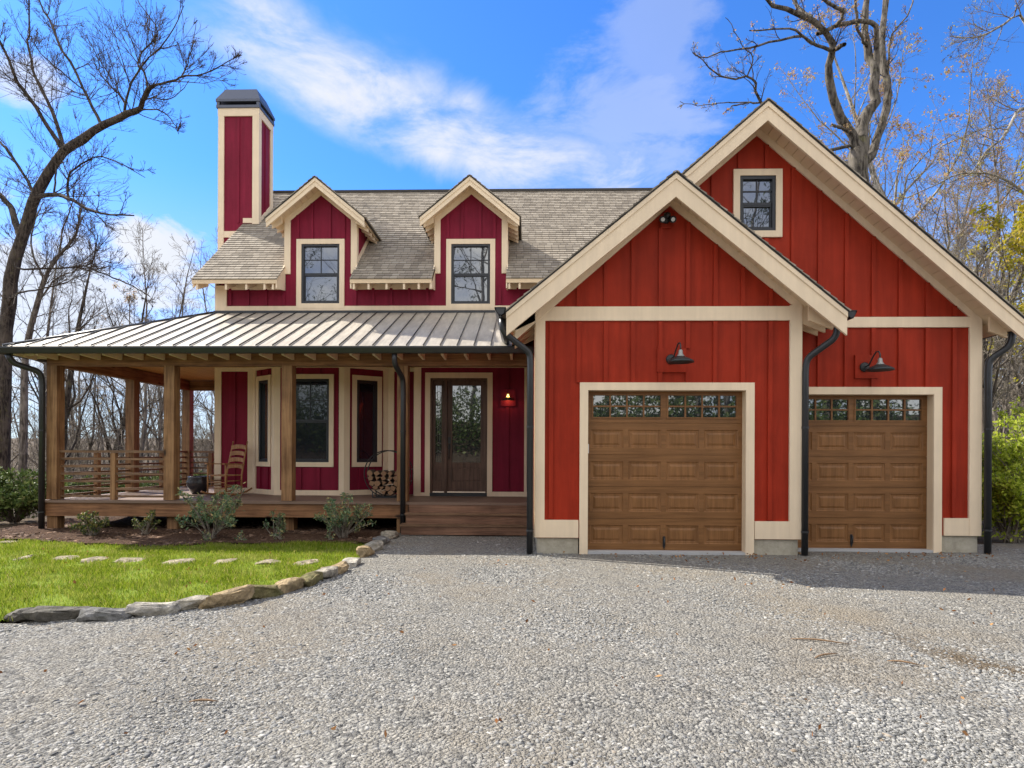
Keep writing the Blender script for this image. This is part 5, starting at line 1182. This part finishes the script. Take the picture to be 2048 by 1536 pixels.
# evergreen undergrowth and shrubs
def shrub(name, label, c, rx, ry, h, leaf, nst, nleaf, ls, seed, group=None, cat='shrub', twig='twig_pale', lo=.15, clus=None, upd=(0, 0, .4), asp=.45, openness=.5):
    rg = np.random.default_rng(seed); t = thing(name, label, cat, tuple(c), group); tb = Tubes(); P0 = []
    for i in range(nst):
        a = rg.uniform(0, 6.28); q = math.sqrt(rg.uniform(.02, 1)); tip = np.array([c[0] + rx * q * math.cos(a), c[1] + ry * q * math.sin(a), c[2] + h * rg.uniform(.3, 1) * (1.06 - .3 * q)]); b = np.array(c) + np.array([rg.normal(0, .04), rg.normal(0, .04), -.03])
        u = np.linspace(0, 1, 7)[:, None]; mid = (b + tip) / 2 + np.array([0, 0, .12 * h]) + rg.normal(0, .05, 3); C = b * (1 - u)**2 + 2 * mid * u * (1 - u) + tip * u**2; P0.append(C)
    P0 = np.array(P0); R0 = np.tile(np.linspace(.012, .004, 7), (nst, 1)); tb.add(P0, R0, 5)
    P1, R1 = sprout(rg, P0, R0, 7, .32, .7, 4, .3, .2, .2, .6, .003); tb.add(P1, R1, 3); P2, R2 = sprout(rg, P1, R1, 4, .5, .6, 3, .3, .25, .2, .7, .0025); tb.add(P2, R2, 3)
    tb.build('stems', twig, t)
    pts = np.concatenate([P1[:, 2:].reshape(-1, 3), P2[:, 1:].reshape(-1, 3), P2[:, -1], P2[:, -1]])
    if lo < .1: lowp = P0[:, 1:5].reshape(-1, 3); pts = np.concatenate([pts, lowp + rg.normal(0, .12, lowp.shape), lowp + rg.normal(0, .25, lowp.shape) * np.array([1, 1, .5])]); pts = pts[pts[:, 2] > c[2] + lo * h]
    i = rg.integers(0, len(pts), nleaf); leafcards(pts[i] + rg.normal(0, ls[0] * .5, (nleaf, 3)), rg.uniform(*ls, nleaf), leaf, 'leaves', t, upd, asp)
    return t
def G(px, py): p = gp(px, py); return (p.x, p.y, p.z)
def GY(px, Y): p = at(px, 906, Y); return (p.x, Y, float(gz(p.x, Y)) + .02)
shrub('shrub', 'small leafy shrub with yellow-tipped new growth before the corner post', GY(185, 10.6), .36, .3, .55, 'leaf_young', 14, 900, (.035, .075), 1, 'shrubs in the mulch bed')
shrub('shrub', 'thin open shrub below the porch railing between two posts', GY(296, 10.9), .27, .25, .50, 'leaf_young', 9, 420, (.03, .06), 2, 'shrubs in the mulch bed')
shrub('shrub', 'wide straggly blue-green shrub rising in front of the rocking chair', GY(425, 10.45), .78, .5, 1.12, 'leaf_pieris', 20, 2000, (.04, .09), 3, 'shrubs in the mulch bed', lo=.3, asp=.3)
shrub('shrub', 'small wispy shrub by the middle porch footing', GY(550, 10.95), .26, .22, .44, 'leaf_pieris', 8, 420, (.03, .065), 4, 'shrubs in the mulch bed', asp=.35)
shrub('shrub', 'rounded bronze-tipped shrub in front of the bay and firewood rack', GY(688, 10.7), .52, .42, .92, 'leaf_pieris', 26, 2300, (.035, .08), 5, 'shrubs in the mulch bed', asp=.3)
rg = np.random.default_rng(9)
for i, (px, Y, rx, h, lab) in enumerate(((30, 12.8, 1.0, 1.15, 'dense dark laurel bush at the left picture edge'), (-70, 14.5, 1.5, 1.7, 'tall laurel bush half cut off by the left picture edge'), (150, 17.5, 1.7, 1.1, 'low laurel thicket seen under the porch railing beside the corner post'), (270, 18.5, 1.8, 1.0, 'low laurel thicket seen beneath the deck by the second footing'), (390, 18.8, 1.6, 1.0, 'laurel clump visible through the far porch railing'))):
    shrub('laurel_bush', lab, GY(px, Y), rx, rx * .8, h, 'leaf_laurel', 50, 6500, (.06, .12), 50 + i, 'laurel bushes left of the house', cat='bush', twig='twig', lo=.02)
for i, (px, Y, rx, h, lab) in enumerate(((2010, 13.2, 1.0, 2.1, 'bright lime-green bush right of the garage corner'), (2085, 12.0, 1.0, 2.5, 'tall lime-green bush cut off by the right picture edge'), (1985, 15.5, 1.1, 1.7, 'lime-green bush behind the right downspout'), (2120, 14.5, 1.3, 3.0, 'yellow-green bush at the far right behind the others'), (2022, 11.0, .62, 1.35, 'low lime-green bush at the gravel edge, nearest the right garage downspout'))):
    shrub('spring_bush', lab, GY(px, Y), rx, rx * .9, h * 1.08, 'leaf_lime', 70, 9500, (.05, .11), 60 + i, 'fresh green bushes right of the garage', cat='bush', twig='twig_pale', lo=.0)
for i, (px, Y, s_) in enumerate(((412, 10.1, .1), (560, 10.3, .13), (480, 10.2, .1), (660, 10.35, .11))):
    shrub('seedling', ['tiny seedling in the mulch below the straggly shrub', 'low sprig in the mulch near the wispy shrub', 'tiny green sprig in the middle of the mulch', 'small blue-green sprig at the foot of the rounded shrub'][i], GY(px, Y), s_, s_, s_ * 1.5, 'leaf_pieris', 6, 60, (.03, .06), 90 + i, 'sprigs in the mulch', cat='plant')

# ------------------------------------------------------------------ woods across the drive (mirrored in the glass)
rg = np.random.default_rng(123); tk = Tubes(); br = Tubes(); LP = []; PP = []
for i in range(40):
    x = rg.uniform(-24, 26); y = rg.uniform(-22, -9); b = (x, y, float(gz(x, y)) - .1); h = rg.uniform(13, 23)
    P, R = stem(rg, b, h, rg.uniform(.12, .22), rg.normal(0, .06, 2), 8, .05); tk.add(P, R, 6)
    pine = i % 3 == 0
    P1, R1 = sprout(rg, P, R, 14, .3, .95, 5, .25, .15, .1, .45, .012); br.add(P1, R1, 4); P2, R2 = sprout(rg, P1, R1, 6, .5, .7, 4, .1, .25, .1, .5, .008); br.add(P2, R2, 3)
    if pine: q = np.repeat(P2[:, 1:].reshape(-1, 3), 3, 0); PP.append(q + rg.normal(0, .18, q.shape))
PP = np.concatenate(PP)
q = scatter([(-20, -8.5), (18, -8.5), (18, -13), (-20, -13)], 34000); k = np.concatenate([q, (gz(q[:, 0], q[:, 1]) + NR.uniform(.05, 3.4, len(q)) * (.72 + .22 * np.sin(q[:, 0] * 1.3) + .16 * np.sin(q[:, 0] * 3.1 + q[:, 1])))[:, None]], 1)
tag(tk.build('opposite_trunks', 'bark_grey'), 'trunks of the woods across the drive, mirrored in the windows', 'woods', kind='stuff')
tag(br.build('opposite_branches', 'twig'), 'bare branches of the woods across the drive, mirrored in the upper windows', 'woods', kind='stuff')
tag(leafcards(PP, NR.uniform(.15, .35, len(PP)), 'pine', 'opposite_needles', None, None, .25), 'dark evergreen foliage across the drive, mirrored in the dormer window', 'foliage', kind='stuff')
tag(leafcards(k, NR.uniform(.12, .3, len(k)), 'leaf_laurel', 'opposite_brush', None, None, .5), 'green brush on the bank across the drive, mirrored in the garage door panes', 'foliage', kind='stuff')
